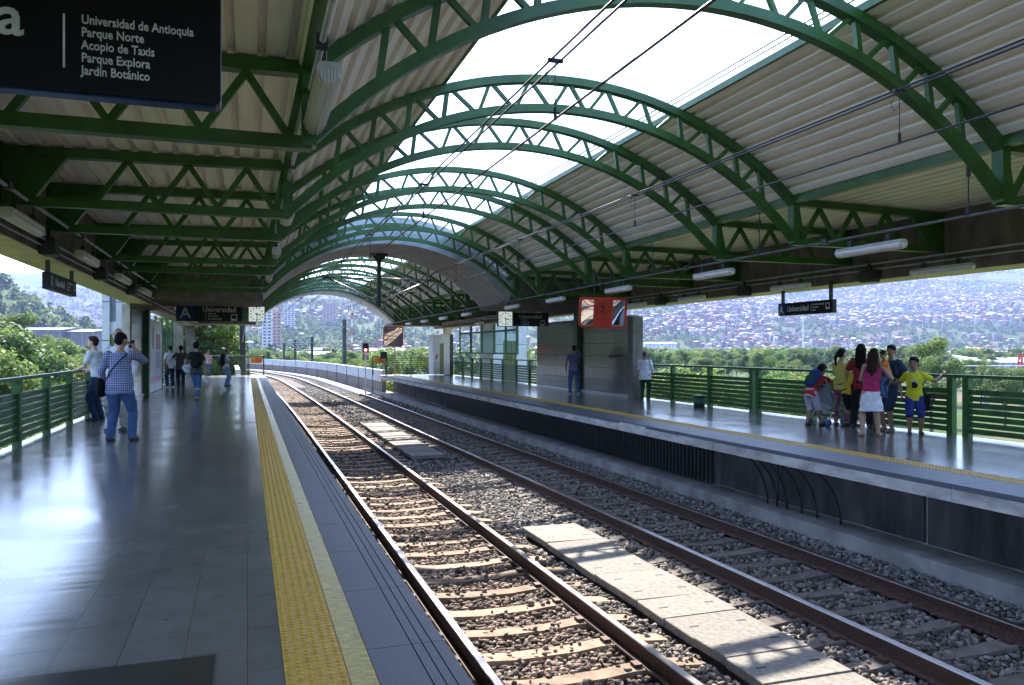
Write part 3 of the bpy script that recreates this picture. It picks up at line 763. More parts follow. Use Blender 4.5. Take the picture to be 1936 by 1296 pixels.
# ------------------------------------------------------------------ catenary
def wire_thing(cx, x0, drops, lab):
    r = thing('overhead_line', lab, 'overhead wire')
    ys = yline(-8, 120)
    X = lambda y: x0-(2.6-c1(y) if cx is c1 else 6.2-c2(y))*0.9
    for d in (-0.045, 0.045):
        MB().tube([(X(y)+d, y, 4.10) for y in ys], 0.011, 6).build('messenger_wire', WIRE, r, True)
    MB().tube([(X(y), y, 3.58) for y in ys], 0.011, 6).build('contact_wire', WIRE, r, True)
    for y in drops:
        m = MB(); m.tube([(X(y), y, 4.10),(X(y), y, 3.6)], 0.005, 5); m.box(X(y)-0.07, X(y)+0.07, y-0.02, y+0.02, 4.085, 4.115); m.tube([(X(y), y, 3.68),(X(y), y, 3.57)], 0.016, 6)
        m.tube([(X(y)-0.02,y,4.09),(X(y)-0.09,y+0.02,3.98),(X(y)-0.05,y+0.02,3.9),(X(y),y,3.95)], 0.004, 5)
        m.build('dropper', WIRE, r)
wire_thing(c1, 2.6, (0.9, 6.49, 12.0, 17.6, 23.2, 34, 40), 'overhead wires above the sunlit near track')
wire_thing(c2, 6.15, (0.6, 6.15, 11.7, 17.3, 22.9, 34, 40), 'overhead wires above the far track in front of the curved sheeting')
t = thing('catenary_drop_post', 'dark post hanging from the concrete arch with two side arms', 'catenary support', (4.4, 27.7, 0))
MB().box(-0.065, 0.065, -0.065, 0.065, 3.02, 4.85).build('post', DARKM, t)
m = MB(); m.box(-0.28, 0.28, -0.2, 0.2, 4.84, 4.9); m.prism([(-0.26,4.84),(0.26,4.84),(0.1,4.66),(-0.1,4.66)], -0.1, 0.1); m.build('top_plate', DARKM, t)
for s in (-1, 1):
    MB().tube([(s*0.09,0,4.05),(s*1.9,0,4.03)], 0.032, 8).build('arm', GALV, t, True)
    MB().tube([(s*0.09,0,3.25),(s*1.75,0,4.0)], 0.028, 8).build('brace', GALV, t, True)
    m = MB()
    for k in range(4): m.tube([(s*(1.78+k*0.05),0,4.03),(s*(1.80+k*0.05),0,4.03)], 0.07, 10)
    m.build('insulator', DARKM, t, True)
    MB().tube([(s*1.55,0,3.9),(s*1.0,0,3.62),(s*1.82,0,3.6)], 0.018, 6).build('steady_arm', GALV, t, True)

# ------------------------------------------------------------------ signs
def rod(x, y, z0, z1, root, w=0.045):
    MB().box(x-w/2, x+w/2, y-w/2, y+w/2, z0, z1).build('hanger', DARKM, root)
def train_icon(s, loc, root, rotz=0.0):
    m = MB(); w, h, t = 0.5*s, 0.6*s, 0.085*s
    m.box(-w, -w+t*1.6, -0.003, 0, -h, h*0.9); m.box(w-t*1.6, w, -0.003, 0, -h, h*0.9)
    m.box(-w+t*1.6, w-t*1.6, -0.003, 0, h*0.65, h*0.9); m.box(-w+t*1.6, w-t*1.6, -0.003, 0, -h, -h*0.45)
    o = m.build('train_pictogram', WHITE, root, loc=loc); o.rotation_euler = (0,0,rotz)
# the big sign overhead
t = thing('station_sign', 'large black hanging sign listing five places, close overhead at left', 'sign', (0, 3.87, 0))
ZB = 2.655
MB().rbox(-2.33, -0.118, 0, 0.12, ZB, 3.23, 0.02, 'y', 3).build('sign_board', SIGN, t)
MB().box(-2.3, -0.14, 0.02, 0.10, ZB-0.009, ZB-0.0002).build('lower_edge', SIGNB, t)
yy = -0.002
for i, q in enumerate(('Universidad de Antioquia','Parque Norte','Acopio de Taxis','Parque Explora','Jardín Botánico')):
    lettering(q, 0.056, (-0.693, yy, 2.957-i*0.056), WHITE, t, bold=0.012, sx=0.80)
lettering('Salida', 0.24, (-0.913, yy, 2.875), WHITE, t, align='RIGHT', bold=0.016)
MB().box(-0.764, -0.756, yy-0.003, yy, 2.755, 2.99).build('divider', WHITE, t)
for x in (-2.0, -0.45): rod(x, 0.06, 3.23, 3.86, t)
# mid left sign with clock
def clock_thing(x, y, z, s, lab, group):
    c = thing('platform_clock', lab, 'clock', (x, y, z), 0, group)
    MB().rbox(-s/2, s/2, 0, 0.16, -s/2, s/2, 0.02, 'y', 2).build('case', DARKM, c)
    MB().box(-s*0.46, s*0.46, -0.004, -0.0005, -s*0.46, s*0.46).build('dial', CLOCKW, c)
    for k in range(12):
        a = k*math.pi/6; r = s*0.37
        m = MB(); m.box(-0.014, 0.014, -0.008, -0.005, -0.03, 0.03); o = m.build('hour_mark', BLACK, c, loc=(r*math.sin(a), 0, r*math.cos(a))); o.rotation_euler = (0, a, 0)
    for nm, ang, ln, w in (('hour_hand', R(104), s*0.25, 0.032), ('minute_hand', R(174), s*0.4, 0.022)):
        m = MB(); m.box(-w/2, w/2, -0.013 if nm == 'hour_hand' else -0.018, -0.009 if nm == 'hour_hand' else -0.0145, -s*0.08, ln)
        o = m.build(nm, BLACK, c); o.rotation_euler = (0, ang, 0)
    rod(-s*0.25, 0.08, s/2, 3.9-z, c); rod(s*0.25, 0.08, s/2, 3.9-z, c)
    return c
t = thing('station_sign', 'black hanging sign with blue letter A square beside the left clock', 'sign', (0, 28.6, 0))
X0, X1, Z0, Z1 = -2.28, -0.17, 2.50, 3.06
MB().box(X0, X1, 0, 0.12, Z0, Z1).build('sign_board', SIGN, t)
MB().box(X0+0.01, X0+0.56, -0.005, -0.0005, Z0+0.005, Z1-0.005).build('line_square', SIGNB, t)
lettering('A', 0.50, (X0+0.12, -0.006, Z0+0.11), WHITE, t, bold=0.02)
lettering('Universidad', 0.25, (X0+0.83, -0.003, Z1-0.24), WHITE, t, bold=0.015, sx=0.9)
lettering('Línea A', 0.085, (X0+1.0, -0.003, Z0+0.235), WHITE, t); lettering('Dirección', 0.085, (X0+1.0, -0.003, Z0+0.15), WHITE, t); lettering('La Estrella', 0.11, (X0+1.0, -0.003, Z0+0.05), WHITE, t)
MB().box(X0+0.92, X0+0.93, -0.004, -0.0005, Z0+0.05, Z0+0.29).build('divider', WHITE, t)
train_icon(0.2, (X1-0.27, -0.002, Z0+0.14), t)
for x in (X0+0.4, X1-0.1): rod(x, 0.06, Z1, 3.85, t)
clock_thing(0.30, 28.6, 2.765, 0.56, 'square white station clock hanging over the near platform', 'square station clocks')
# opposite platform clock and sign
clock_thing(9.2, 28.0, 2.69, 0.58, 'square white station clock hanging over the opposite platform', 'square station clocks')
t = thing('station_sign', 'black hanging sign beside the clock over the opposite platform', 'sign', (0, 28.0, 0))
X0, X1, Z0, Z1 = 9.52, 10.94, 2.42, 2.93
MB().box(X0, X1, 0, 0.12, Z0, Z1).build('sign_board', SIGN, t)
lettering('Universidad', 0.2, (X0+0.23, -0.003, Z1-0.21), WHITE, t, bold=0.015, sx=0.95)
lettering('Línea A', 0.075, (X0+0.36, -0.003, Z0+0.22), WHITE, t); lettering('Dirección', 0.075, (X0+0.36, -0.003, Z0+0.14), WHITE, t); lettering('Niquía', 0.1, (X0+0.36, -0.003, Z0+0.05), WHITE, t)
MB().box(X0+0.30, X0+0.308, -0.004, -0.0005, Z0+0.05, Z0+0.27).build('divider', WHITE, t)
train_icon(0.17, (X1-0.25, -0.002, Z0+0.13), t)
for x in (X0+0.3, X1-0.2): rod(x, 0.06, Z1, 3.85, t)
# side signs along the beams
def side_sign(x, y0, y1, z0, z1, ztop, lab, face):
    """flat sign hung under a beam, its face towards the tracks"""
    L = y1-y0
    t = thing('station_sign', lab, 'sign', (x, y1 if face < 0 else y0, 0), R(-90) if face < 0 else R(90))
    MB().box(0, L, 0.0, 0.1, z0, z1).build('sign_board', SIGN, t)
    h = z1-z0
    MB().box(0.005, L*0.15, -0.005, -0.0005, z0+0.004, z1-0.004).build('line_square', SIGNB, t)
    lettering('A', h*0.95, (L*0.025, -0.006, z0+h*0.16), WHITE, t, bold=0.015, sx=0.8)
    lettering('Universidad', h*0.62, (L*0.18, -0.003, z0+h*0.3), WHITE, t, bold=0.015, sx=0.85)
    MB().box(L*0.625, L*0.63, -0.004, -0.0005, z0+h*0.2, z0+h*0.8).build('divider', WHITE, t)
    for k, s in enumerate(('Universidad de Antioquia', 'Parque Norte', 'Niquía')): lettering(s, h*0.16, (L*0.655, -0.003, z0+h*(0.68-0.22*k)), WHITE, t, sx=0.8)
    train_icon(h*0.42, (L*0.92, -0.002, z0+h*0.55), t)
    for u in (L*0.06, L*0.94): rod(u, 0.05, z1, ztop, t, 0.055)
side_sign(11.3, 13.03, 14.75, 2.28, 2.555, 2.95, 'narrow black station sign hanging below the right beam before the hillside', -1)
side_sign(-2.78, 13.2, 15.1, 2.43, 2.68, 2.87, 'small black station sign hanging below the left beam seen at a slant', 1)

# ------------------------------------------------------------------ driver mirrors
def driver_mirror(loc, w, h, lab, rotz, two, tilt):
    t = thing('driver_mirror', lab, 'mirror', loc, rotz)
    m = MB(); r = 0.07; fr = 0.055
    def rr(hw, hh, rad):
        return [(cx+rad*math.cos(R(a0+k*22.5)), cz+rad*math.sin(R(a0+k*22.5))) for cx, cz, a0 in ((hw-rad,hh-rad,0),(-hw+rad,hh-rad,90),(-hw+rad,-hh+rad,180),(hw-rad,-hh+rad,270)) for k in range(5)]
    O = rr(w/2, h/2, 0.1); I = rr(w/2-fr, h/2-fr, 0.06)
    m.loft([[(x,0.06,z) for x,z in O],[(x,-0.05,z) for x,z in O],[(x*0.985,-0.065,z*0.985) for x,z in O],[(x,-0.065,z) for x,z in I],[(x,-0.02,z) for x,z in I]])
    m.build('frame', RED, t)
    def pane(x0, x1, nm='mirror_pane'):
        n = 9; vs = []; fs = []
        for i in range(n):
            for j in range(n):
                x = x0+(x1-x0)*i/(n-1); z = -h/2+fr+(h-2*fr)*j/(n-1)
                vs.append((x, -0.03-0.03*(1-(2*x/w)**2)*(1-(2*z/h)**2)*0.6, z))
        for i in range(n-1):
            for j in range(n-1): fs.append([i*n+j, (i+1)*n+j, (i+1)*n+j+1, i*n+j+1])
        MB().add(vs, fs).build(nm, MIRROR, t, True)
    if two:
        iw = w-2*fr
        pane(-iw/2, -iw*0.22); pane(iw*0.22, iw/2)
        MB().box(-iw*0.2205, iw*0.2205, -0.062, -0.02, -h/2+fr, h/2-fr).build('red_panel', RED, t)
        lettering('2', 0.26, (-0.075, -0.064, 0.005), BLACK, t, bold=0.02)
        c = MB(); c.tube([(0.145*math.cos(a*math.pi/12), -0.064, 0.095+0.145*math.sin(a*math.pi/12)) for a in range(25)], 0.007, 6); c.build('ring_mark', BLACK, t)
        for x in (-0.2, 0.2): MB().tube([(x,0.05,h/2-0.02),(x,0.05,1.05)], 0.02, 8).build('hanger', DARKM, t, True)
    else:
        pane(-w/2+fr, w/2-fr)
        MB().tube([(0.08,0.08,-h/2-1.75),(0.08,0.08,h/2-0.1)], 0.04, 8).build('post', GALV, t, True)
    M_ = Matrix.Rotation(R(tilt), 4, 'X') @ Matrix.Rotation(R(1.5), 4, 'Y')
    for c in t.children:
        if c.name.split('.')[0] not in ('hanger','post'):
            c.matrix_basis = M_ @ (Matrix.Translation(c.location) @ c.rotation_euler.to_matrix().to_4x4())
    return t
driver_mirror((8.03, 17.0, 2.41), 1.14, 0.73, 'red framed double mirror with black number 2 in its middle panel', R(-20), True, 11)
driver_mirror((8.36, 47.2, 2.33), 1.2, 1.24, 'single square mirror in a red frame on a post at the platform end', R(-15), False, 8.5)

# ------------------------------------------------------------------ railings
def railing(x, posts, y0, y1, lab, w=0.13):
    root = thing('platform_railing', lab, 'railing')
    o = MB().box(x-0.05, x+0.05, y0, y1, 1.03, 1.085).build('handrail', GREEN2, root)
    for y in posts:
        MB().box(x-0.05, x+0.06, y-w/2, y+w/2, 0, 1.028).build('post', GREEN2, root)
    seg = [y0]+[p for p in posts]+[y1]
    for a, b in zip(seg[:-1], seg[1:]):
        if b-a < 0.35: continue
        for k in range(7):
            z = 0.07+k*0.112
            m = MB(); aa = a+(w/2 if a != y0 else 0); bb = b-(w/2 if b != y1 else 0)
            m.prism([(x-0.012,z),(x+0.008,z-0.006),(x+0.014,z+0.082),(x-0.006,z+0.086)], aa+0.002, bb-0.002)
            m.build('slat', GREEN2, root)
    return root
railing(-3.5, [-1.2+1.95*k for k in range(12)], -3, 22.3, 'green slatted railing along the near platform at left')
FX = 11.9
kf = FX/11.65
railing(FX, sorted([10.18*kf, 10.50*kf, 12.25*kf, 14.03*kf, 15.95*kf, 16.2*kf, 18.04*kf, 19.96*kf, 8.3, 6.35, 4.4]), 2.5, 22.0, 'green slatted railing behind the children on the opposite platform', 0.12)
railing(11.75, [32.38, 34.21, 36.17, 38.01, 39.95, 41.7, 43.6], 30.7, 45.4, 'green slatted railing beyond the steel wall on the opposite platform', 0.16)
def end_fence(x0, x1, y, lab):
    root = thing('end_railing', lab, 'railing', (0, y, 0))
    n = max(2, int((x1-x0)/1.1))
    for i in range(n+1):
        x = x0+(x1-x0)*i/n; MB().box(x-0.025, x+0.025, -0.025, 0.025, 0, 1.15).build('post', GREEN2, root)
    for k in range(8):
        z = 0.12+k*0.125; MB().box(x0, x1, -0.012, 0.012, z, z+0.04).build('rail', GREEN2, root)
    MB().box(x0-0.03, x1+0.03, -0.03, 0.03, 1.152, 1.2).build('handrail', GALV, root)
end_fence(-3.2, 0.0, 49.7, 'green horizontal bar railing across the end of the near platform')
end_fence(7.9, 11.0, 47.3, 'green horizontal bar railing across the end of the opposite platform')
def barrier(x, y, lab):
    t = thing('end_gate', lab, 'barrier', (x, y, 0), 0, 'platform end barriers')
    for s in (-1, 1): MB().tube([(s*0.42,0,0),(s*0.42,0,1.15)], 0.035, 8).build('post', BLACK, t)
    MB().box(-0.42, 0.42, -0.02, 0.02, 1.1, 1.15).build('top_bar', BLACK, t)
    p = MB().box(-0.34, 0.34, -0.03, -0.021, 0.72, 1.08).build('warning_panel', ORANGE, t)
    m = MB(); m.tube([(0.1+0.13*math.cos(a*math.pi/10), -0.036, 0.9+0.13*math.sin(a*math.pi/10)) for a in range(21)], 0.022, 6); m.build('prohibition_ring', RED, p)
    MB().tube([(0.1-0.09,-0.036,0.99),(0.1+0.09,-0.036,0.81)], 0.018, 6).build('prohibition_bar', RED, p)
barrier(0.5, 49.3, 'black gate with orange warning panel at the end of the near platform')
barrier(7.55, 47.2, 'black gate with orange warning panel at the end of the opposite platform')

# ------------------------------------------------------------------ steel walls, poster, cabinet, screens, towers
def steel_wall(x, y0, y1, z1, face, lab, th=0.28, cell=(1.0, 0.42)):
    root = thing('steel_wall', lab, 'wall', (0,0,0))
    xa, xb = (x, x+th) if face < 0 else (x-th, x)
    MB().box(xa+0.004, xb-0.004, y0+0.004, y1-0.004, 0.001, z1-0.05).build('core', CONC_D, root)
    n = round((y1-y0)/cell[0]); mz = round((z1-0.14)/cell[1]); dy = (y1-y0)/n; dz = (z1-0.16)/mz
    xx = x-0.010 if face < 0 else x+0.010
    for i in range(n):
        m = MB()
        for j in range(mz):
            m.box(min(x,xx)-0.0, max(x,xx), y0+i*dy+0.005, y0+(i+1)*dy-0.005, 0.1+j*dz+0.005, 0.1+(j+1)*dz-0.005)
        m.build('steel_panel', STEEL, root)
    MB().box(min(x,xx)-0.004, max(x,xx)+0.004, y0, y1, 0.002, 0.095).build('skirting', GALV, root)
    MB().box(xa-0.04, xb+0.04, y0-0.04, y1+0.04, z1-0.048, z1).build('coping', CONC_TAN, root)
    return root
w = steel_wall(11.45, 22.3, 30.6, 2.62, -1, 'brushed steel panel wall on the opposite platform behind a standing man')
MB().box(11.40, 11.75, 21.95, 22.295, 0, 2.571).build('end_pier', CONC_D, w)
o = MB().box(11.3, 11.436, 26.1, 26.4, 0, 2.86).build('post', GREEN); tag(o, 'dark green post against the steel wall on the opposite platform', 'post')
w = steel_wall(-3.24, 25.35, 28.3, 2.86, 1, 'brushed steel panel wall at left behind the man in a checked shirt', 0.2)
MB().box(-3.43, -3.22, 24.95, 25.345, 0, 2.861).build('end_pier', CONC_TAN, w)
o = MB().box(-3.35, -3.08, 28.35, 28.75, 0, 2.86).build('post', GREEN); tag(o, 'dark green post between the left steel wall and the white poster', 'post')
t = thing('poster_panel', 'tall white advertising panel on the near platform with a pink foot', 'poster', (-3.2, 29.0, 0))
MB().box(-0.12, 0, 0, 4.6, 0.02, 2.6).build('frame', WHITEP, t)
MB().box(0.0005, 0.006, 0.1, 4.5, 0.3, 2.5).build('poster_sheet', mat('poster_print', (0.70,0.72,0.76), 0.35, noise=(1.1,0.0), col2=(0.45,0.48,0.55), stretch=(1,0.8,0.5)), t)
MB().box(0.0065, 0.009, 0.1, 4.5, 0.32, 0.55).build('pink_band', mat('poster_pink', (0.6,0.2,0.28), 0.4), t)
m = MB(); m.ball((0.009, 1.6, 1.95), 0.004, 0.35, 0.45); m.build('printed_figure', mat('poster_grey', (0.3,0.27,0.28), 0.5), t)
m = MB()
for k in range(9): m.box(0.0065, 0.009, 2.4, 4.0-0.2*(k % 3), 0.85+k*0.07, 0.875+k*0.07)
m.build('printed_lines', mat('poster_ink', (0.2,0.2,0.24), 0.5), t)
MB().box(0.0065, 0.009, 2.5, 4.0, 1.55, 2.1).build('printed_block', mat('poster_red', (0.42,0.14,0.18), 0.5), t)
# white cabinet with a glazed slit
t = thing('service_cabinet', 'white metal cabinet with narrow glazed slit and red arrow on the opposite platform', 'cabinet', (10.45, 45.5, 0))
MB().box(0, 1.0, 0, 1.2, 0.05, 2.42).build('body', WHITEP, t)
MB().box(0.38, 0.63, -0.006, -0.0005, 0.05, 1.9).build('glazed_slit', mat('green_glass', (0.25,0.27,0.14), 0.15), t)
MB().box(0.645, 0.70, -0.006, -0.0005, 1.0, 1.9).build('pale_strip', WHITE, t)
m = MB(); m.prism([(0.14,0.95),(0.22,1.02),(0.3,1.32),(0.2,1.24),(0.13,1.1)], -0.006, -0.001); m.build('red_arrow', RED, t)
MB().box(1.002, 1.2, -0.02, 1.2, 0.0, 2.45).build('dark_side', DARKM, t)
for k in range(9): MB().box(0.03, 0.36, -0.012, -0.001, 0.15+k*0.075, 0.19+k*0.075).build('louvre', LAMPBODY, t)
# glazed screen above the railing
t = thing('glazed_screen', 'green framed glass screen above the far railing of the opposite platform', 'screen', (11.95, 0, 0))
for y in (34.6, 36.3, 38.2, 40.4, 42.6, 45.0): MB().box(-0.05, 0.05, y-0.05, y+0.05, 1.3, 2.86).build('mullion', GREEN2, t)
for z in (1.3, 2.42): MB().box(-0.04, 0.04, 34.65, 44.95, z, z+0.09).build('transom', GREEN2, t)
MB().box(-0.008, 0.008, 34.66, 44.94, 1.41, 2.41).build('glass_pane', GLASS, t)
t = thing('glazed_screen', 'green framed glass screen beyond the poster at the far end of the near platform', 'screen', (-3.45, 0, 0))
for y in (33.9, 36.2, 38.6, 41.0): MB().box(-0.05, 0.05, y-0.06, y+0.06, 0, 2.86).build('mullion', GREEN2, t)
for z in (1.05, 2.3): MB().box(-0.04, 0.04, 33.97, 40.93, z, z+0.08).build('transom', GREEN2, t)
MB().box(-0.008, 0.008, 33.97, 40.93, 1.14, 2.29).build('glass_pane', GLASS, t)
for k in range(6): MB().box(-0.02, 0.02, 33.97, 40.93, 0.1+0.16*k, 0.2+0.16*k).build('slat', GREEN2, t)
def tower(x0, x1, y0, y1, z1, lab, slit):
    t = thing('lift_tower', lab, 'tower', ((x0+x1)/2, y0, -9))
    w = (x1-x0)/2; zz = z1+9
    m = MB(); sw = slit*w
    m.box(-w, -sw, 0, y1-y0, 0, zz); m.box(sw, w, 0, y1-y0, 0, zz); m.box(-sw, sw, 0.5, y1-y0, 0, zz)
    m.build('wall', mat('pale_tile_cladding', (0.62,0.63,0.63), 0.5, noise=(2,0.08)), t)
    g = MB(); g.box(-sw+0.002, sw-0.002, 0.12, 0.2, 0, 11.0)
    for k in range(4): g.box(-sw+sw*0.4*k+0.05, -sw+sw*0.4*k+0.09, 0.06, 0.118, 0, 11.0)
    g.build('glass_strip', mat('yellow_green_glass', (0.16,0.18,0.05), 0.2, noise=(3,0.2)), t)
    j = MB()
    for k in range(12): j.box(-w-0.003, -sw-0.003, -0.004, 0.0005, 1.2*k, 1.2*k+0.025); j.box(sw+0.003, w+0.003, -0.004, 0.0005, 1.2*k, 1.2*k+0.025)
    j.build('cladding_joint', DARKM, t)
    MB().box(-sw+0.003, sw-0.003, 0.1, 0.49, 11.01, 11.4).build('lintel', WHITEP, t)
tower(12.45, 14.35, 40.0, 42.5, 6.0, 'white clad lift tower with yellow green glass strip behind the opposite railing', 0.4)
tower(-4.27, -3.66, 27.0, 29.5, 6.0, 'grey tiled tower outside the near platform, left of the steel wall', 0.3)

# ------------------------------------------------------------------ signal, parapets, line posts
t = thing('railway_signal', 'railway signal on a white post showing a red light by the far platform end', 'signal', (6.75, 47.6, 0))
MB().tube([(0,0,-1.3),(0,0,1.45)], 0.045, 8).build('post', WHITEP, t, True)
MB().rbox(-0.24, 0.24, 0, 0.16, 1.32, 1.98, 0.04, 'y', 2).build('head', WHITEP, t)
MB().box(-0.16, 0.16, -0.012, -0.0005, 1.38, 1.92).build('backboard', BLACK, t)
m = MB(); m.ball((0,-0.02,1.52), 0.085, 0.02, 0.085); m.build('red_light', mat('red_signal_light', (0.6,0.03,0.03), 0.3, emis=((1.0,0.08,0.08), 4.0)), t, True)
m = MB(); m.ball((0,-0.02,1.78), 0.07, 0.02, 0.07); m.build('dark_lens', DARKM, t, True)
MB().box(-0.2, 0.2, -0.01, 0.02, 0.9, 1.2).build('number_plate', mat('grey_plate', (0.3,0.28,0.28), 0.6), t)
t = thing('equipment_box', 'black square display box on a thin stem near the far mirror', 'box', (9.0, 46.8, 0)); t.location = (7.75, 47.0, 0)
MB().box(-0.19, 0.19, 0, 0.12, 1.02, 1.42).build('case', DARKM, t); MB().tube([(0,0.05,0),(0,0.05,1.02)], 0.025, 6).build('stem', GALV, t)
ysp = yline(47.8, 150)
def parapet(off, sgn, lab, y0):
    ys = [y for y in ysp if y >= y0]
    def X(y): return (off-s2(y)) if sgn > 0 else (off-s1(y))
    t = thing('viaduct_parapet', lab, 'parapet wall')
    closed_ribbon(ys, lambda y: [(X(y),-1.6),(X(y)+0.25,-1.6),(X(y)+0.25,-0.42),(X(y),-0.42)]).build('lower_wall', CONC_D, t)
    closed_ribbon(ys, lambda y: [(X(y)-0.05,-0.416),(X(y)+0.25,-0.416),(X(y)+0.25,0.28),(X(y)-0.05,0.28)]).build('upper_panel', CONC_G, t)
    for y in range(51, 110, 6): MB().box(X(y)-0.075, X(y)-0.051, y-0.06, y+0.06, -1.2, 0.3).build('joint_rib', DARKM, t)
    closed_ribbon(ys, lambda y: [(X(y)-sgn*1.0-0.4,-1.6),(X(y)-sgn*1.0+0.4,-1.6),(X(y)-sgn*1.0+0.4,-1.12),(X(y)-sgn*1.0-0.4,-1.12)]).build('cable_duct', CONC_L, t)
parapet(8.2, 1, 'pale concrete parapet curving away on the right of the viaduct', 47.8)
parapet(-0.45, -1, 'low concrete parapet curving away on the left beyond the near platform', 50.3)
def line_pole(x, y, h, arm, lab):
    t = thing('line_pole', lab, 'pole', (x, y, -1.5), 0, 'overhead line poles beyond the station')
    m = MB(); m.box(-0.17, 0.17, -0.02, 0.02, 0, h); m.box(-0.17, -0.14, -0.15, 0.15, 0, h); m.box(0.14, 0.17, -0.15, 0.15, 0, h); m.build('mast', DARKM, t)
    MB().tube([(0,0,h-0.75),(-arm,0,h-0.75)], 0.05, 6).build('arm', GALV, t); MB().tube([(0,0,h-3.1),(-arm*0.85,0,h-0.8)], 0.04, 6).build('brace', GALV, t)
    MB().box(-0.25, 0.25, -0.2, 0.2, h-1.25, h-1.1).build('collar', DARKM, t)
def pole_at(px, d, h, arm, lab):
    C, S = math.cos(YAW), math.sin(YAW); u = (px-968)/FPX*d; line_pole(u*C+d*S, d*C-u*S, h, arm, lab)
pole_at(651, 77, 6.0, 3.4, 'tallest grey line pole seen through the end arch')
pole_at(590, 103, 4.75, 3.4, 'second line pole beyond the station, left of the tallest')
pole_at(558, 122, 4.6, -2.6, 'third line pole, standing left of the second in the curve')
pole_at(537, 145, 4.3, 3.0, 'smallest line pole far round the curve')
line_pole(-0.3, 53.0, 6.6, -0.4, 'slim grey line pole just past the near platform end')
# pier columns under the viaduct
m = MB()
for y in range(-8, 150, 24): tag(MB().box(2.6-s1(y), 5.8-s1(y), y-1.0, y+1.0, -9.6, -2.302).build('viaduct_pier', CONC_G), 'concrete pier carrying the viaduct', 'pier', 'viaduct piers')
# bin
t = thing('waste_bin', 'small dark green bin standing by the right railing', 'bin', (11.3, 18.0, 0))
m = MB(); m.loft([[(r*math.cos(a*math.pi/8), r*math.sin(a*math.pi/8), z) for a in range(16)] for r, z in ((0.14,0),(0.17,0.28))]); m.build('tub', mat('green_plastic', (0.01,0.05,0.03), 0.4), t, True)
m = MB(); m.loft([[(r*math.cos(a*math.pi/8), r*math.sin(a*math.pi/8), z) for a in range(16)] for r, z in ((0.185,0.282),(0.185,0.31),(0.05,0.33))]); m.build('rim', mat('green_plastic', (0.01,0.05,0.03), 0.4), t, True)

# ------------------------------------------------------------------ people
def cloth(name, col, amt=0.1, sc=9.0, rough=0.85): return mat(name, col, rough, noise=(sc, amt), spec=0.2, bump=(14,0.5))
SK_A, SK_B, SK_C = mat('skin_tan', (0.42,0.24,0.155), 0.5, noise=(12,0.05)), mat('skin_brown', (0.27,0.145,0.09), 0.5, noise=(12,0.05)), mat('skin_light', (0.52,0.32,0.22), 0.5, noise=(12,0.05))
HAIRB, HAIRN, HAIRG = mat('black_hair', (0.010,0.008,0.007), 0.75, noise=(60,0.3), spec=0.15), mat('brown_hair', (0.035,0.018,0.012), 0.75, noise=(60,0.3), spec=0.15), mat('greying_hair', (0.06,0.055,0.05), 0.6, noise=(60,0.3))
EYE = mat('eye', (0.02,0.015,0.012), 0.2)
DENIM, DENIML, NAVY, BLACKC = cloth('blue_denim', (0.055,0.105,0.22)), cloth('light_denim', (0.16,0.26,0.42)), cloth('navy_cloth', (0.02,0.035,0.075)), cloth('black_cloth', (0.012,0.012,0.015))
SHOE = mat('dark_shoe', (0.03,0.03,0.035), 0.5); SHOEW = mat('pale_shoe', (0.55,0.55,0.57), 0.5); SANDAL = mat('tan_sandal', (0.3,0.18,0.1), 0.6)
def check_mat():
    m = bpy.data.materials.new('checked_shirt'); m.use_nodes = True; t = m.node_tree; b = t.nodes['Principled BSDF']
    tc = t.nodes.new('ShaderNodeTexCoord'); sp = t.nodes.new('ShaderNodeSeparateXYZ'); t.links.new(tc.outputs['Object'], sp.inputs[0])
    def M_(op, a, v=None, b2=None):
        n = t.nodes.new('ShaderNodeMath'); n.operation = op; t.links.new(a, n.inputs[0])
        if b2 is not None: t.links.new(b2, n.inputs[1])
        elif v is not None: n.inputs[1].default_value = v
        return n.outputs[0]
    add = M_('ADD', sp.outputs[0], None, M_('MULTIPLY', sp.outputs[1], 0.6))
    fx = M_('LESS_THAN', M_('FRACT', M_('MULTIPLY', add, 27.0)), 0.42); fz = M_('LESS_THAN', M_('FRACT', M_('MULTIPLY', sp.outputs[2], 25.0)), 0.42)
    r = t.nodes.new('ShaderNodeValToRGB'); e = r.color_ramp.elements; e[0].color = (0.30,0.33,0.47,1); e[1].color = (0.035,0.04,0.13,1); e[0].position = 0.0; e[1].position = 1.0
    t.links.new(M_('MULTIPLY', M_('ADD', fx, None, fz), 0.5), r.inputs['Fac']); t.links.new(r.outputs[0], b.inputs['Base Color']); b.inputs['Roughness'].default_value = 0.85
    return m
CHECK = check_mat()
def stripe_mat(name, c1, c2, f):
    m = bpy.data.materials.new(name); m.use_nodes = True; t = m.node_tree; b = t.nodes['Principled BSDF']
    tc = t.nodes.new('ShaderNodeTexCoord'); v = t.nodes.new('ShaderNodeTexVoronoi'); v.inputs['Scale'].default_value = f; t.links.new(tc.outputs['Object'], v.inputs['Vector'])
    r = t.nodes.new('ShaderNodeValToRGB'); e = r.color_ramp.elements; e[0].color = (*c1,1); e[1].color = (*c2,1); e[0].position = 0.38; e[1].position = 0.5
    t.links.new(v.outputs['Distance'], r.inputs['Fac']); t.links.new(r.outputs[0], b.inputs['Base Color']); b.inputs['Roughness'].default_value = 0.85
    return m
PINKLEG = stripe_mat('patterned_leggings', (0.45,0.20,0.30), (0.20,0.02,0.09), 40)

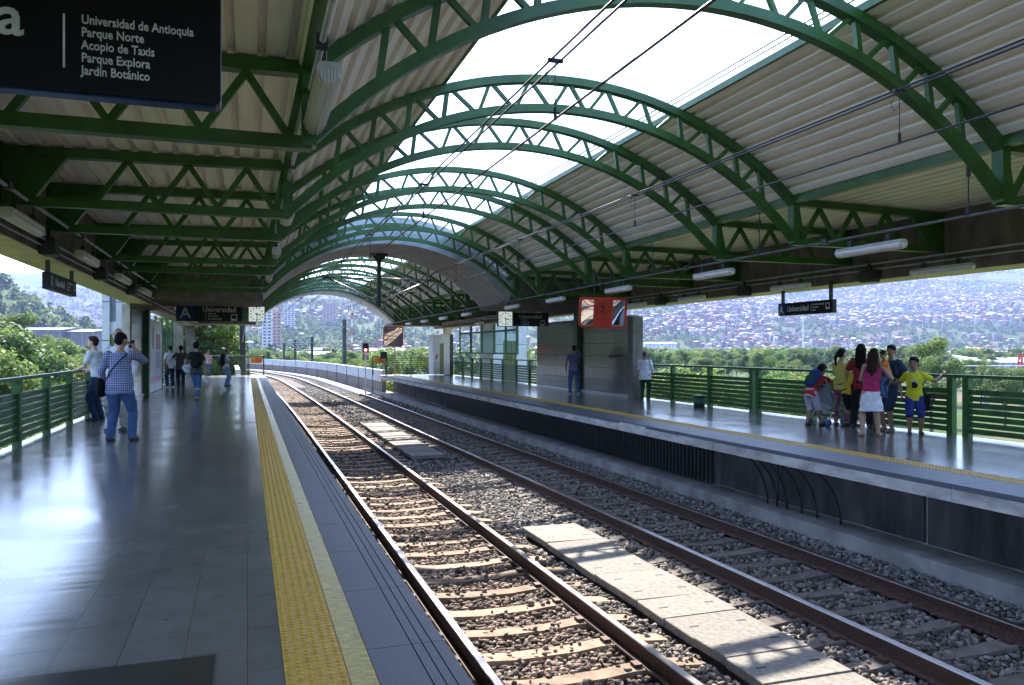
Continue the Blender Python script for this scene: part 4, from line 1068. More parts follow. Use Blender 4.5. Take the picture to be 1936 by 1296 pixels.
def cap(mb, p, q, r0, r1, n=10):
    """tapered capsule with round ends"""
    p = Vector(p); q = Vector(q); d = (q-p); L = d.length or 1e-4; d = d/L
    u = Vector((0,0,1)) if abs(d.z) < 0.9 else Vector((0,1,0))
    x = d.cross(u).normalized(); y = d.cross(x)
    rings = []
    for a in (-80,-50,-20): rings.append((p+d*(r0*math.sin(R(a))), r0*math.cos(R(a))))
    rings.append((p, r0)); rings.append((q, r1))
    for a in (20,50,80): rings.append((q+d*(r1*math.sin(R(a))), r1*math.cos(R(a))))
    mb.loft([[c+(x*math.cos(2*math.pi*k/n)+y*math.sin(2*math.pi*k/n))*r for k in range(n)] for c, r in rings])
def trunk_loft(mb, P, u, rows, n=18):
    """rows: (t along the spine, half width, half depth, forward offset)"""
    x = Vector((1,0,0)); f = x.cross(u)*-1.0
    if f.y < 0: f = -f
    mb.loft([[P+u*t+f*o+x*(a*math.cos(2*math.pi*k/n))+f*(b*math.sin(2*math.pi*k/n)) for k in range(n)] for t, a, b, o in rows])
def ik(a, c, l1, l2, pole):
    a = Vector(a); c = Vector(c); d = c-a; L = min(d.length, (l1+l2)*0.998); d.normalize(); c = a+d*L
    k = (l1*l1-l2*l2+L*L)/(2*L); h = math.sqrt(max(0, l1*l1-k*k)); pl = Vector(pole); pl = (pl-d*pl.dot(d))
    if pl.length < 1e-4: pl = Vector((0,1,0))
    return a+d*k+pl.normalized()*h, c
def remeshed(mb, name, m, parent, voxel, smooth=3):
    me = mb.mesh('tmp', m, True); o = bpy.data.objects.new('tmp', me); COL.objects.link(o)
    md = o.modifiers.new('r', 'REMESH'); md.mode = 'VOXEL'; md.voxel_size = voxel; md.use_smooth_shade = True
    if smooth:
        ms = o.modifiers.new('s', 'SMOOTH'); ms.factor = 0.5; ms.iterations = smooth
    dg = bpy.context.evaluated_depsgraph_get(); dg.update()
    me2 = bpy.data.meshes.new_from_object(o.evaluated_get(dg)); me2.name = name
    bpy.data.objects.remove(o); bpy.data.meshes.remove(me)
    me2.materials.clear(); me2.materials.append(m)
    me2.polygons.foreach_set('use_smooth', [True]*len(me2.polygons))
    return link(name, me2, parent)
def wrinkle(o, amp, seed):
    q = random.Random(seed); me = o.data; n = len(me.vertices); co = np.empty(n*3, np.float32); me.vertices.foreach_get('co', co); co = co.reshape(-1,3)
    no = np.empty(n*3, np.float32); me.vertices.foreach_get('normal', no); no = no.reshape(-1,3)
    w = np.zeros(n)
    for _ in range(7):
        k = np.array([q.uniform(-22,22), q.uniform(-22,22), q.uniform(18,55)]); w += np.sin(co @ k+q.uniform(0,6.28))
    co = co+no*(w*amp/3)[:,None]; me.vertices.foreach_set('co', co.astype(np.float32).ravel()); me.update()

def person(label, loc, rotz, h, skin, shirt, legs, hair, shoe, lean=0, side=0, hands=None, feet=None, head=(0,0), child=False, fem=False, fat=1.0, hip=None, group=None, seed=1, bald=False):
    root = thing('person', label, 'person', loc, R(rotz), group)
    hs = 1.2 if child else 1.0
    P = Vector((0,0,0.49 if child else 0.515)) if hip is None else Vector(hip)
    u = Vector((math.sin(R(side))*math.cos(R(lean)), math.sin(R(lean)), math.cos(R(lean))*math.cos(R(side)))).normalized()
    tl = 0.305*(0.97 if child else 1); sw = (0.098 if fem else 0.112)*(0.93 if child else 1)*(0.5+0.5*fat)
    Sc = P+u*(tl-0.012); N = P+u*(tl+0.02)
    hy, hp = R(head[0]), R(head[1])
    hrot = Matrix.Rotation(hy, 3, 'Z') @ Matrix.Rotation(-hp, 3, 'X')
    up_h = (u*0.45+Vector((0,0,1))*0.55).normalized(); Hc = N+up_h*(0.055+0.045*hs)+hrot @ Vector((0,0.012,0))
    feet = feet or ((-0.062,0.0),(0.062,0.0))
    X = {}
    for i, sg in enumerate((-1,1)):
        hipj = P+Vector((sg*0.052,0,-0.015)); an = Vector((feet[i][0], feet[i][1], 0.045+(feet[i][2] if len(feet[i]) > 2 else 0)))
        Lq = (0.245,0.235) if not child else (0.232,0.222)
        kn, an2 = ik(hipj, an, Lq[0], Lq[1], (sg*0.12,1,0)); an2 = an
        X['hip%d'%i], X['knee%d'%i], X['ank%d'%i] = hipj, kn, an2
        sh = Sc+Vector((sg*sw,0,0)); t = (hands or (None,None))[i]
        tg = Vector(t) if t is not None else sh+Vector((sg*0.035,0.03,-0.30))
        el, wr = ik(sh, tg, 0.168, 0.148, (sg*0.5,-1,-0.35) if tg.z < sh.z-0.12 else (sg*0.5,0.25,-1.0))
        X['sh%d'%i], X['el%d'%i], X['wr%d'%i] = sh, el, wr
    S = lambda v: Vector(v)*h
    f = fat
    # body: one continuous surface
    b = MB()
    rows = [(-0.06,.06,.05,0),(-0.02,.084*f,.062*f,0),(0.04,.080*f,.058*f,0),(0.11,.070*f,.05*f,0.004),(0.19,.086,.056,0.004),(0.26,.092,.052,0),(tl,.06,.042,-.004),(tl+0.03,.034,.034,0)]
    trunk_loft(b, P, u, rows)
    cap(b, N-u*0.01, Hc-up_h*0.02, 0.031, 0.030)
    b.ball(Hc+hrot @ Vector((0,0,0.008*hs)), 0.046*hs, 0.056*hs, 0.062*hs, 16, 12, hrot)
    b.ball(Hc+hrot @ Vector((0,0.018*hs,-0.03*hs)), 0.036*hs, 0.038*hs, 0.038*hs, 14, 10, hrot)
    cap(b, Hc+hrot @ Vector((0,0.054*hs,0.006*hs)), Hc+hrot @ Vector((0,0.064*hs,-0.012*hs)), 0.006*hs, 0.0095*hs, 8)
    cap(b, Hc+hrot @ Vector((-0.012*hs,0.052*hs,-0.034*hs)), Hc+hrot @ Vector((0.012*hs,0.052*hs,-0.034*hs)), 0.0055*hs, 0.0055*hs, 8)
    for sg in (-1,1): b.ball(Hc+hrot @ Vector((sg*0.047*hs,-0.004,-0.004*hs)), 0.008*hs, 0.014*hs, 0.020*hs, 8, 6, hrot)
    for i, sg in enumerate((-1,1)):
        cap(b, X['sh%d'%i]-Vector((sg*.012,0,.004)), X['el%d'%i], 0.031*(.6+.4*f), 0.024); cap(b, X['el%d'%i], X['wr%d'%i], 0.0245, 0.0165)
        cap(b, X['hip%d'%i], X['knee%d'%i], 0.053*f, 0.034); cap(b, X['knee%d'%i], X['knee%d'%i].lerp(X['ank%d'%i],0.35), 0.034, 0.036); cap(b, X['knee%d'%i].lerp(X['ank%d'%i],0.35), X['ank%d'%i], 0.035, 0.0215)
        d = (X['wr%d'%i]-X['el%d'%i]).normalized(); w = X['wr%d'%i]
        pn = Vector((-sg,0,0)); pn = pn-d*pn.dot(d); pn = pn.normalized() if pn.length > 0.05 else Vector((0,1,0)); sd = d.cross(pn).normalized()
        if sd.y < 0: sd = -sd
        b.loft([[w+d*t+sd*(a*math.cos(2*math.pi*k/10))+pn*(c*math.sin(2*math.pi*k/10)) for k in range(10)] for t, a, c in ((-.004,.012,.010),(.012,.019,.0115),(.034,.0235,.0115),(.05,.0225,.009))])
        for k, ln in enumerate((.040,.046,.043,.033)):
            o0 = w+d*0.047+sd*(0.0165-0.011*k); o1 = o0+d*ln*0.5+pn*0.006; o2 = o1+(d*0.55+pn*0.8).normalized()*ln*0.5
            cap(b, o0, o1, 0.0056, 0.0052, 7); cap(b, o1, o2, 0.0052, 0.0043, 7)
        t0 = w+d*0.014+sd*0.017; t1 = t0+(d*0.6+sd*0.75+pn*0.25).normalized()*0.024; t2 = t1+(d*0.9+sd*0.15+pn*0.45).normalized()*0.022
        cap(b, t0, t1, 0.0072, 0.0062, 7); cap(b, t1, t2, 0.0062, 0.0048, 7)
        # bare foot inside the shoe
        an = X['ank%d'%i]; cap(b, an+Vector((0,-0.012,-0.012)), an+Vector((sg*0.012,0.085,-0.03)), 0.021, 0.014)
    b.v = [tuple(S(v)) for v in b.v]
    body = remeshed(b, 'body', skin, root, 0.0048*h/1.0 if h < 1.3 else 0.0046*h, 2)
    for sg in (-1,1):
        e = MB(); e.ball(S(Hc+hrot @ Vector((sg*0.019*hs,0.0535*hs,0.012*hs))), 0.0062*hs*h, 0.003*hs*h, 0.0042*hs*h, 8, 6, hrot); e.build('eye', EYE, root, True)
        e = MB(); e.ball(S(Hc+hrot @ Vector((sg*0.0195*hs,0.0545*hs,0.0235*hs))), 0.0105*hs*h, 0.004*hs*h, 0.0025*hs*h, 8, 6, hrot); e.build('eyebrow', hair[0], root, True)
    m_ = MB(); m_.ball(S(Hc+hrot @ Vector((0,0.0575*hs,-0.0345*hs))), 0.0125*hs*h, 0.002*h, 0.0022*h, 10, 6, hrot); m_.build('mouth', mat('lips', (0.24,0.08,0.07), 0.5), root, True)
    # hair
    hm, style = hair
    g = MB()
    if style == 'bald':
        g.ball(Hc+hrot @ Vector((0,-0.016*hs,0.0*hs)), 0.0485*hs, 0.048*hs, 0.040*hs, 16, 10, hrot)
    else:
        g.ball(Hc+hrot @ Vector((0,-0.0085*hs,0.0215*hs)), 0.0515*hs, 0.058*hs, 0.056*hs, 18, 12, hrot)
        g.ball(Hc+hrot @ Vector((0,-0.028*hs,-0.004*hs)), 0.046*hs, 0.036*hs, 0.046*hs, 14, 10, hrot)
        if style == 'short': g.ball(Hc+hrot @ Vector((0,0.03*hs,0.052*hs)), 0.038*hs, 0.025*hs, 0.02*hs, 12, 8, hrot)
        if style == 'long':
            for sx_ in (-0.032,0,0.032):
                cap(g, Hc+hrot @ Vector((sx_*hs,-0.034*hs,0.0)), N+hrot @ Vector((sx_*1.2,-0.062,-0.10)), 0.032*hs, 0.020)
            cap(g, N+hrot @ Vector((0,-0.06,-0.08)), N+hrot @ Vector((0.0,-0.062,-0.15)), 0.034, 0.016)
        if style == 'tail':
            g.ball(Hc+hrot @ Vector((0,-0.066*hs,0.01)), 0.022, 0.022, 0.022, 10, 8)
            cap(g, Hc+hrot @ Vector((0,-0.072*hs,0.006)), Hc+hrot @ Vector((0,-0.105*hs,-0.05)), 0.019, 0.023); cap(g, Hc+hrot @ Vector((0,-0.105*hs,-0.05)), Hc+hrot @ Vector((0,-0.10*hs,-0.145)), 0.023, 0.010)
    g.v = [tuple(S(v)) for v in g.v]
    o = remeshed(g, 'hair', hm, root, 0.006*h, 2); wrinkle(o, 0.004, seed)
    # top
    if shirt:
        sm_, sleeve, hem = shirt
        c = MB(); e = 0.010
        ft = 1.06 if not fem else 0.98
        rows = [(hem,(.098 if not fem else .101)*f*ft,.071*f,0),(0.0,.099*f*ft,.074*f,0),(0.06,.092*f*ft,.068*f,0.003),(0.12,(.088 if not fem else .078)*f,.063*f,0.006),(0.19,.099,.066,0.007),(0.25,.104,.063,0.003),(tl-0.012,.092,.054,-0.002),(tl+0.012,.05,.044,0)]
        trunk_loft(c, P, u, rows, 22)
        for i, sg in enumerate((-1,1)):
            if sleeve == 'none': continue
            a, el, wr = X['sh%d'%i]-Vector((sg*0.016,0,0.002)), X['el%d'%i], X['wr%d'%i]
            if sleeve == 'short': cap(c, a, a.lerp(el,0.62), 0.040, 0.039)
            else:
                cap(c, a, el, 0.040, 0.033); cap(c, el, el.lerp(wr,0.93 if sleeve == 'long' else 0.5), 0.033, 0.026)
        c.v = [tuple(S(v)) for v in c.v]
        o = remeshed(c, 'shirt', sm_, root, 0.0075*h, 3); wrinkle(o, 0.0042, seed+3)
    if legs:
        lm, kind = legs; c = MB()
        if kind == 'skirt':
            trunk_loft(c, P, Vector((0,0,1)), [(-0.225,.135,.115,0),(-0.15,.122,.102,0),(-0.06,.108,.086,0),(0.0,.099,.076,0),(0.045,.084,.062,0)], 24)
        else:
            trunk_loft(c, P, (u+Vector((0,0,1.5))).normalized(), [(-0.07,.07*f,.056*f,0),(-0.03,.092*f,.069*f,0),(0.015,.092*f,.068*f,0),(0.05,.086*f,.063*f,0)], 18)
            for i, sg in enumerate((-1,1)):
                hp_, kn, an = X['hip%d'%i], X['knee%d'%i], X['ank%d'%i]
                if kind == 'shorts': cap(c, hp_, kn.lerp(hp_,0.02), 0.060*f, 0.052)
                elif kind == 'tight': cap(c, hp_, kn, 0.055*f, 0.039); cap(c, kn, an.lerp(kn,0.08), 0.040, 0.027)
                else: cap(c, hp_, kn, 0.060*f, 0.046); cap(c, kn, an+Vector((0,0,-0.012)), 0.045, 0.037)
        c.v = [tuple(S(v)) for v in c.v]
        o = remeshed(c, 'skirt' if kind == 'skirt' else ('shorts' if kind == 'shorts' else 'trousers'), lm, root, 0.0075*h, 3); wrinkle(o, 0.005 if kind != 'tight' else 0.001, seed+5)
    for i, sg in enumerate((-1,1)):
        an = X['ank%d'%i]; z0 = an.z-0.045; c = MB()
        c.loft([[Vector((an.x+sg*0.010*max(0,yy/0.1)+a*math.cos(2*math.pi*k/12), an.y+yy, z0+zc+b_*math.sin(2*math.pi*k/12) if zc+b_*math.sin(2*math.pi*k/12) > 0.002 else z0+0.002)) for k in range(12)]
                for yy, a, b_, zc in ((-0.040,.008,.008,.016),(-0.034,.021,.02,.02),(-0.01,.026,.03,.024),(0.03,.027,.025,.02),(0.07,.030,.018,.017),(0.098,.024,.014,.014),(0.108,.010,.008,.010))])
        c.v = [tuple(S(v)) for v in c.v]
        c.build('sandal' if shoe is SANDAL else 'shoe', shoe, root, True)
    root['h'] = h
    return root, X, P, u, Sc, N, Hc
def place_on(who, name, label, cat, loc=(0,0,0)):
    """a carried thing in the wearer's frame but standing as a thing of its own"""
    t = thing(name, label, cat, (0,0,0), 0)
    w = who[0]; t.matrix_world = Matrix.Translation(w.location) @ Matrix.Rotation(w.rotation_euler.z, 4, 'Z') @ Matrix.Translation(Vector(loc))
    return t
def backpack(who, label, m1, m2, size=1.0, dz=0.0):
    root, X, P, u, Sc, N, Hc = who; h = root['h']; f = Vector((1,0,0)).cross(u)
    if f.y < 0: f = -f
    t = place_on(who, 'backpack', label, 'backpack'); c0 = (P+u*(0.19+dz)-f*0.105)*h
    M_ = Matrix((( 1,0,0),(0,f.y,f.z),(0,u.y,u.z))).transposed().to_3x3()
    M_ = Matrix(((1,f.x,u.x),(0,f.y,u.y),(0,f.z,u.z)))
    def mk(name, m, rx, ry, rz, off):
        b = MB(); n = 20; L = []
        for j in range(9):
            a = -80+20*j; q = math.cos(R(a))**0.35; z = math.sin(R(a))*1.0
            L.append([c0+M_ @ Vector((off[0]+rx*q*(abs(math.cos(2*math.pi*k/n))**0.6)*(1 if math.cos(2*math.pi*k/n) > 0 else -1), off[1]+ry*q*math.sin(2*math.pi*k/n), off[2]+rz*z)) for k in range(n)])
        b.loft(L); o = b.build(name, m, t, True); wrinkle(o, 0.004, 5); return o
    s = h*size
    mk('bag_body', m1, .085*s, .055*s, .14*s, (0,0,0)); mk('front_pocket', m2, .066*s, .03*s, .06*s, (0,-.045*s,-.055*s))
    for sg in (-1,1):
        pts = [(P+u*0.27+Vector((sg*0.055,0,0))-f*0.07)*h, (P+u*0.312+Vector((sg*0.062,0,0)))*h, (P+u*0.26+Vector((sg*0.072,0,0))+f*0.078)*h, (P+u*0.15+Vector((sg*0.092,0,0))+f*0.05)*h, (P+u*0.10+Vector((sg*0.095,0,0))-f*0.05)*h]
        MB().tube(pts, 0.012*s*1.2, 8).build('strap', m2, t, True)
    return t
def sling(who, label, m1, sgn, bagz=-0.02, bs=1.0, bagx=0.13):
    """shoulder bag on a strap crossing the back, bag at one hip"""
    root, X, P, u, Sc, N, Hc = who; h = root['h']; t = place_on(who, 'shoulder_bag', label, 'bag')
    pts = [Vector((sgn*0.115,-0.02,P.z+bagz+0.05)), P+u*0.12+Vector((sgn*0.055,-0.088,0)), P+u*0.22+Vector((-sgn*0.02,-0.083,0)), P+u*0.285+Vector((-sgn*0.075,-0.055,0)), P+u*0.312+Vector((-sgn*0.078,0,0)), P+u*0.26+Vector((-sgn*0.06,0.074,0)), P+u*0.12+Vector((sgn*0.04,0.088,0)), Vector((sgn*0.12,0.04,P.z+bagz+0.05))]
    m = MB(); m.tube([v*h for v in pts], 0.011, 6); m.build('strap', m1, t, True)
    c = MB(); c0 = Vector((sgn*bagx,-0.01,P.z+bagz))*h; n = 16
    c.loft([[c0+Vector((0.032*bs*q*math.cos(2*math.pi*k/n), 0.085*bs*q*(abs(math.sin(2*math.pi*k/n))**0.6)*(1 if math.sin(2*math.pi*k/n) > 0 else -1), z*bs)) *1.0 for k in range(n)] for z, q in ((-0.15,.5),(-0.14,1.15),(-0.04,1.35),(0.06,1.25),(0.1,1.0),(0.11,.5))])
    o = c.build('bag_body', m1, t, True); wrinkle(o, 0.004, 9)
    return t
def phone(who, i, label):
    root, X = who[0], who[1]; h = root['h']; t = place_on(who, 'mobile_phone', label, 'phone')
    w = X['wr%d'%i]; d = (w-X['el%d'%i]).normalized(); c = (w+d*0.05)*h
    m = MB(); m.rbox(-0.035, 0.035, -0.005, 0.005, -0.07, 0.07, 0.012, 'y', 3); o = m.build('phone_body', BLACK, t, loc=c); o.rotation_euler = (0.4, 0.2, 1.2)

# near platform
A = person('heavy set man in a blue checked shirt and jeans, back turned, phone at his ear', (-2.02, 14.45, 0), -18, 1.79, SK_A, (CHECK,'mid',-0.075), (DENIM,'long'), (HAIRB,'plain'), SHOE, side=1, hands=(None,(0.10,0.09,0.865)), feet=((-0.085,-0.02),(0.10,0.03)), head=(-20,6), fat=1.22, seed=3)
sling(A, 'black shoulder bag at the hip of the man in the checked shirt', BLACKC, -1, 0.0, 1.25, 0.165); phone(A, 1, 'black phone held by the man in the checked shirt')
person('man with receding hair facing the camera, half hidden behind the checked shirt', (-2.30, 16.35, 0), 158, 1.91, SK_C, (cloth('white_shirt',(0.62,0.63,0.66)),'long',-0.04), (cloth('pale_trousers',(0.36,0.33,0.28)),'long'), (HAIRN,'bald'), SHOE, hands=(None,(-0.03,0.13,0.62)), head=(8,4), fat=1.08, seed=5)
person('young man in a white shirt leaning on the left railing and looking out', (-3.05, 18.9, 0), 68, 1.80, SK_C, (cloth('white_shirt',(0.62,0.63,0.66)),'short',-0.05), (NAVY,'long'), (HAIRN,'short'), SHOE, lean=9, hands=((-0.06,0.24,0.60),(0.16,0.2,0.60)), head=(8,-4), seed=7)
B = person('woman in a white blouse with a brown bag, back turned, beside the poster', (-2.95, 34.3, 0), 20, 1.68, SK_A, (cloth('white_blouse',(0.66,0.65,0.70)),'short',-0.05), (NAVY,'long'), (HAIRN,'plain'), SHOEW, fem=True, hands=(None,(0.05,0.14,0.74)), seed=9)
sling(B, 'reddish brown handbag hanging by the woman in the white blouse', cloth('brown_leather',(0.16,0.055,0.035)), -1, -0.03, 1.1, 0.08)
person('man in a dark grey shirt and dark trousers walking away past the poster', (-2.48, 33.3, 0), 8, 1.68, SK_B, (cloth('grey_green_shirt',(0.10,0.11,0.115)),'short',-0.05), (cloth('charcoal_trousers',(0.035,0.04,0.05)),'long'), (HAIRB,'plain'), SHOE, hands=((-0.10,0.12,0.85),None), feet=((-0.05,-0.06),(0.055,0.12)), head=(15,8), fat=1.12, seed=11)
Cp = person('young woman with short dark hair walking away in tight jeans', (-1.47, 25.4, 0), -4, 1.74, SK_A, (cloth('dark_plaid',(0.055,0.06,0.055), 0.4, 20),'short',-0.06), (DENIM,'tight'), (HAIRB,'plain'), SHOE, fem=True, hands=((-0.15,0.0,0.56),(0.16,-0.01,0.50)), feet=((0.02,0.16),(0.015,-0.06)), seed=13)
backpack(Cp, 'black backpack on the woman walking away in jeans', BLACKC, BLACKC, 1.0)
t = place_on(Cp, 'bundle', 'pale blue grey jacket bundled over the arm of the walking woman', 'jacket'); m = MB(); m.ball((-0.25,-0.06,0.98), 0.13, 0.1, 0.15, 14, 10); m.ball((-0.17,-0.09,1.03), 0.1, 0.08, 0.09, 12, 8); o = remeshed(m, 'folded_cloth', cloth('pale_cloth',(0.42,0.48,0.52)), t, 0.02, 3); wrinkle(o, 0.02, 4)
person('far girl in a pink top and jeans with a hand at her mouth', (-2.15, 48.6, 0), 150, 1.46, SK_A, (cloth('pink_white_top',(0.52,0.34,0.40), 0.25, 14),'short',-0.03), (DENIM,'tight'), (HAIRB,'long'), SHOE, fem=True, hands=(None,(0.03,0.12,0.84)), head=(20,0), seed=15)
D = person('young man in profile reading his phone, white shirt and pale jeans', (-0.85, 35.1, 0), -86, 1.56, SK_B, (cloth('white_tee',(0.60,0.60,0.68)),'short',-0.06), (DENIML,'long'), (HAIRN,'bald'), SHOE, lean=3, hands=((-0.03,0.20,0.60),(0.04,0.20,0.61)), feet=((-0.045,0.04),(0.05,-0.03)), head=(0,24), seed=17)
backpack(D, 'black backpack on the man in profile reading his phone', BLACKC, BLACKC, 1.15); phone(D, 1, 'phone in the hands of the man in profile')
# opposite platform
E_ = person('man in a purple grey shirt and jeans facing the steel wall, phone at his ear', (10.55, 24.6, 0), -16, 1.66, SK_B, (cloth('purple_shirt',(0.13,0.12,0.24)),'short',-0.03), (DENIM,'long'), (HAIRB,'plain'), SHOEW, hands=((-0.165,0.0,0.53),(0.11,0.09,0.88)), feet=((-0.085,0.0),(0.09,0.02)), head=(-8,4), fat=1.08, seed=19)
sling(E_, 'thin black sling bag across the back of the man by the steel wall', BLACKC, 1, 0.03, 0.7, 0.10); phone(E_, 1, 'phone held by the man at the steel wall')
person('person in a loose white shirt and dark green trousers at the right railing', (11.42, 21.2, 0), -42, 1.46, SK_B, (cloth('white_loose_shirt',(0.66,0.67,0.72)),'mid',-0.09), (cloth('dark_green_trousers',(0.012,0.05,0.035)),'long'), (HAIRG,'plain'), SHOE, hands=((-0.08,0.18,0.68),(0.14,0.1,0.52)), fat=1.2, seed=21)
F_ = person('boy in a red shirt and pale shorts bending forward over a pushchair', (10.75, 12.95, 0), -76, 1.38, SK_B, (cloth('red_shirt',(0.50,0.025,0.03)),'short',-0.06), (cloth('lilac_shorts',(0.45,0.43,0.52)),'shorts'), (HAIRB,'short'), SHOE, lean=44, hip=(0,-0.06,0.485), hands=((-0.07,0.46,0.62),(0.08,0.45,0.60)), feet=((-0.06,-0.05),(0.065,0.09)), head=(0,28), child=True, seed=23)
backpack(F_, 'blue and green backpack on the boy bending in red', cloth('blue_bag',(0.02,0.05,0.20)), cloth('green_bag',(0.02,0.09,0.06)), 1.05)
person('girl in a yellow vest and pink patterned leggings with a ponytail, facing the hills', (11.3, 12.8, 0), -62, 1.53, SK_A, (cloth('yellow_vest',(0.60,0.55,0.12)),'none',-0.045), (PINKLEG,'tight'), (HAIRB,'tail'), SHOE, fem=True, lean=4, hands=((-0.02,0.22,0.70),(0.16,0.16,0.68)), head=(-30,0), seed=25)
person('woman with long black hair in a red top and black trousers at the railing', (11.35, 12.3, 0), -50, 1.62, SK_A, (cloth('dark_red_top',(0.24,0.02,0.025)),'short',-0.05), (BLACKC,'long'), (HAIRB,'long'), SHOE, fem=True, hands=((-0.12,0.16,0.68),(0.1,0.2,0.66)), feet=((-0.09,0),(0.09,0.02)), fat=1.08, seed=27)
person('child in a golden yellow shirt leaning over the railing beside the woman in red', (11.42, 12.62, 0), -82, 1.36, SK_B, (cloth('golden_shirt',(0.65,0.46,0.03)),'short',-0.04), (BLACKC,'shorts'), (HAIRB,'short'), SHOE, lean=30, hip=(0,-0.08,0.49), hands=((-0.08,0.33,0.78),(0.08,0.33,0.78)), child=True, seed=29)
G_ = person('woman with long brown hair in a pink top and white skirt, back turned', (10.42, 11.05, 0), -30, 1.53, SK_A, (cloth('pink_top',(0.42,0.03,0.12)),'none',0.0), (cloth('white_skirt',(0.70,0.70,0.76)),'skirt'), (HAIRN,'long'), SANDAL, fem=True, side=4, hands=((-0.05,0.2,0.62),(0.21,0.10,0.60)), feet=((-0.10,-0.03),(0.085,0.04)), head=(-25,10), fat=1.06, seed=31)
person('toddler in an orange shirt and jeans carried by the woman in the white skirt', (10.70, 10.95, 0.66), 50, 0.86, SK_A, (cloth('orange_shirt',(0.62,0.20,0.03)),'short',-0.04), (DENIM,'long'), (HAIRB,'short'), SHOE, lean=14, hip=(0,0,0.5), hands=((-0.13,0.17,0.78),(0.13,0.17,0.72)), feet=((-0.15,0.10,0.06),(0.14,0.04,0.0)), head=(30,20), child=True, seed=33)
H_ = person('taller boy in a navy shirt and long navy shorts leaning back on the railing', (11.42, 11.65, 0), 98, 1.60, SK_B, (cloth('navy_tee',(0.03,0.05,0.10)),'short',-0.07), (NAVY,'shorts'), (HAIRB,'short'), SANDAL, lean=-5, hands=((-0.17,0.06,0.60),(0.04,0.16,0.63)), feet=((-0.07,0.06),(0.06,0.02)), head=(12,4), child=False, seed=35)
backpack(H_, 'dark backpack behind the boy in navy', BLACKC, BLACKC, 0.85)
I_ = person('boy in a bright yellow shirt and blue shorts with an arm stretched along the railing', (11.40, 11.06, 0), 140, 1.40, SK_B, (cloth('bright_yellow_tee',(0.62,0.58,0.03)),'short',-0.06), (cloth('blue_shorts',(0.03,0.04,0.20)),'shorts'), (HAIRB,'short'), SHOE, lean=-2, hands=((-0.335,-0.12,0.76),(0.15,-0.03,0.52)), feet=((-0.075,-0.02),(0.06,0.06)), head=(-20,4), child=True, seed=37)
t = place_on(I_, 'shoulder_bag', 'black bag behind the hip of the boy in yellow', 'bag'); m = MB(); m.rbox(-0.25, -0.12, -0.14, 0.02, 0.42, 0.72, 0.04, 'y', 3); m.build('bag_body', BLACKC, t); MB().tube([(-0.18,-0.06,0.72),(-0.12,-0.1,0.95),(-0.08,-0.07,1.12)], 0.012, 6).build('strap', BLACKC, t)
# prints on the shirts of the two boys
def shirt_print(who, draw, m):
    root, X, P, u, Sc, N, Hc = who; h = root['h']; b = MB(); draw(b); c = (P+u*0.19)*h
    f = Vector((1,0,0)).cross(u); f = f if f.y > 0 else -f
    b.v = [tuple(c+Vector((-x,0,0))*1.0+u*z+f*(0.073*h+y-0.9*x*x/h)) for x, y, z in b.v]
    b.build('shirt_print', m, root)
shirt_print(I_, lambda b: (b.box(-0.05,0.03,0.001,0.004,-0.12,-0.02), b.box(-0.02,0.05,0.0045,0.007,-0.09,-0.05), b.box(-0.045,0.0,0.001,0.004,-0.018,0.02)), BLACKC)
shirt_print(I_, lambda b: (b.box(-0.055,-0.005,0.0045,0.007,-0.01,0.03), b.box(0.01,0.035,0.001,0.004,-0.01,0.03)), cloth('print_pale',(0.55,0.6,0.6)))
shirt_print(H_, lambda b: (b.box(-0.07,0.06,0.001,0.004,0.05,0.085), b.box(-0.04,0.07,0.001,0.004,-0.035,-0.005), b.box(-0.07,-0.02,0.001,0.004,0.095,0.12)), cloth('print_pale',(0.55,0.6,0.6)))
# pushchair
t = thing('pushchair', 'grey folding pushchair standing between the boy in red and the girl', 'pushchair', (11.12, 13.0, 0), R(-70))
m = MB()
for s in (-1,1):
    m.tube([(s*0.19,-0.42,0.98),(s*0.19,-0.30,0.86),(s*0.2,0.28,0.09)], 0.011, 8); m.tube([(s*0.19,-0.26,0.08),(s*0.18,0.12,0.62)], 0.011, 8)
m.tube([(-0.19,-0.26,0.12),(0.19,-0.26,0.12)], 0.010, 6); m.tube([(-0.2,0.26,0.12),(0.2,0.26,0.12)], 0.010, 6); m.tube([(-0.18,0.1,0.6),(0.18,0.1,0.6)], 0.010, 6)
m.build('frame', GALV, t, True)
m = MB(); m.loft([[(x*q,y0_+dy,z) for x, dy in ((-0.17,-0.03),(0.17,-0.03),(0.17,0.03),(-0.17,0.03))] for y0_, z, q in ((-0.2,0.84,0.9),(-0.05,0.5,1),(0.0,0.38,1),(0.14,0.36,1),(0.24,0.38,0.9))]); o = m.build('seat_fabric', cloth('grey_fabric',(0.30,0.33,0.37)), t)
m = MB(); m.ball((0,-0.12,0.34), 0.16, 0.16, 0.15, 12, 8); o = remeshed(m, 'hanging_bag', cloth('silver_fabric',(0.40,0.43,0.48)), t, 0.02, 2); wrinkle(o, 0.015, 6)
for s in (-1,1): MB().tube([(s*0.19,-0.44,0.99),(s*0.19,-0.36,0.95)], 0.018, 8).build('handle', BLACK, t, True)
for s in (-1,1):
    for y in (-0.27,0.28): MB().tube([(s*0.2-0.025,y,0.07),(s*0.2+0.025,y,0.07)], 0.07, 14).build('wheel', mat('blue_wheel',(0.05,0.12,0.25),0.5), t)

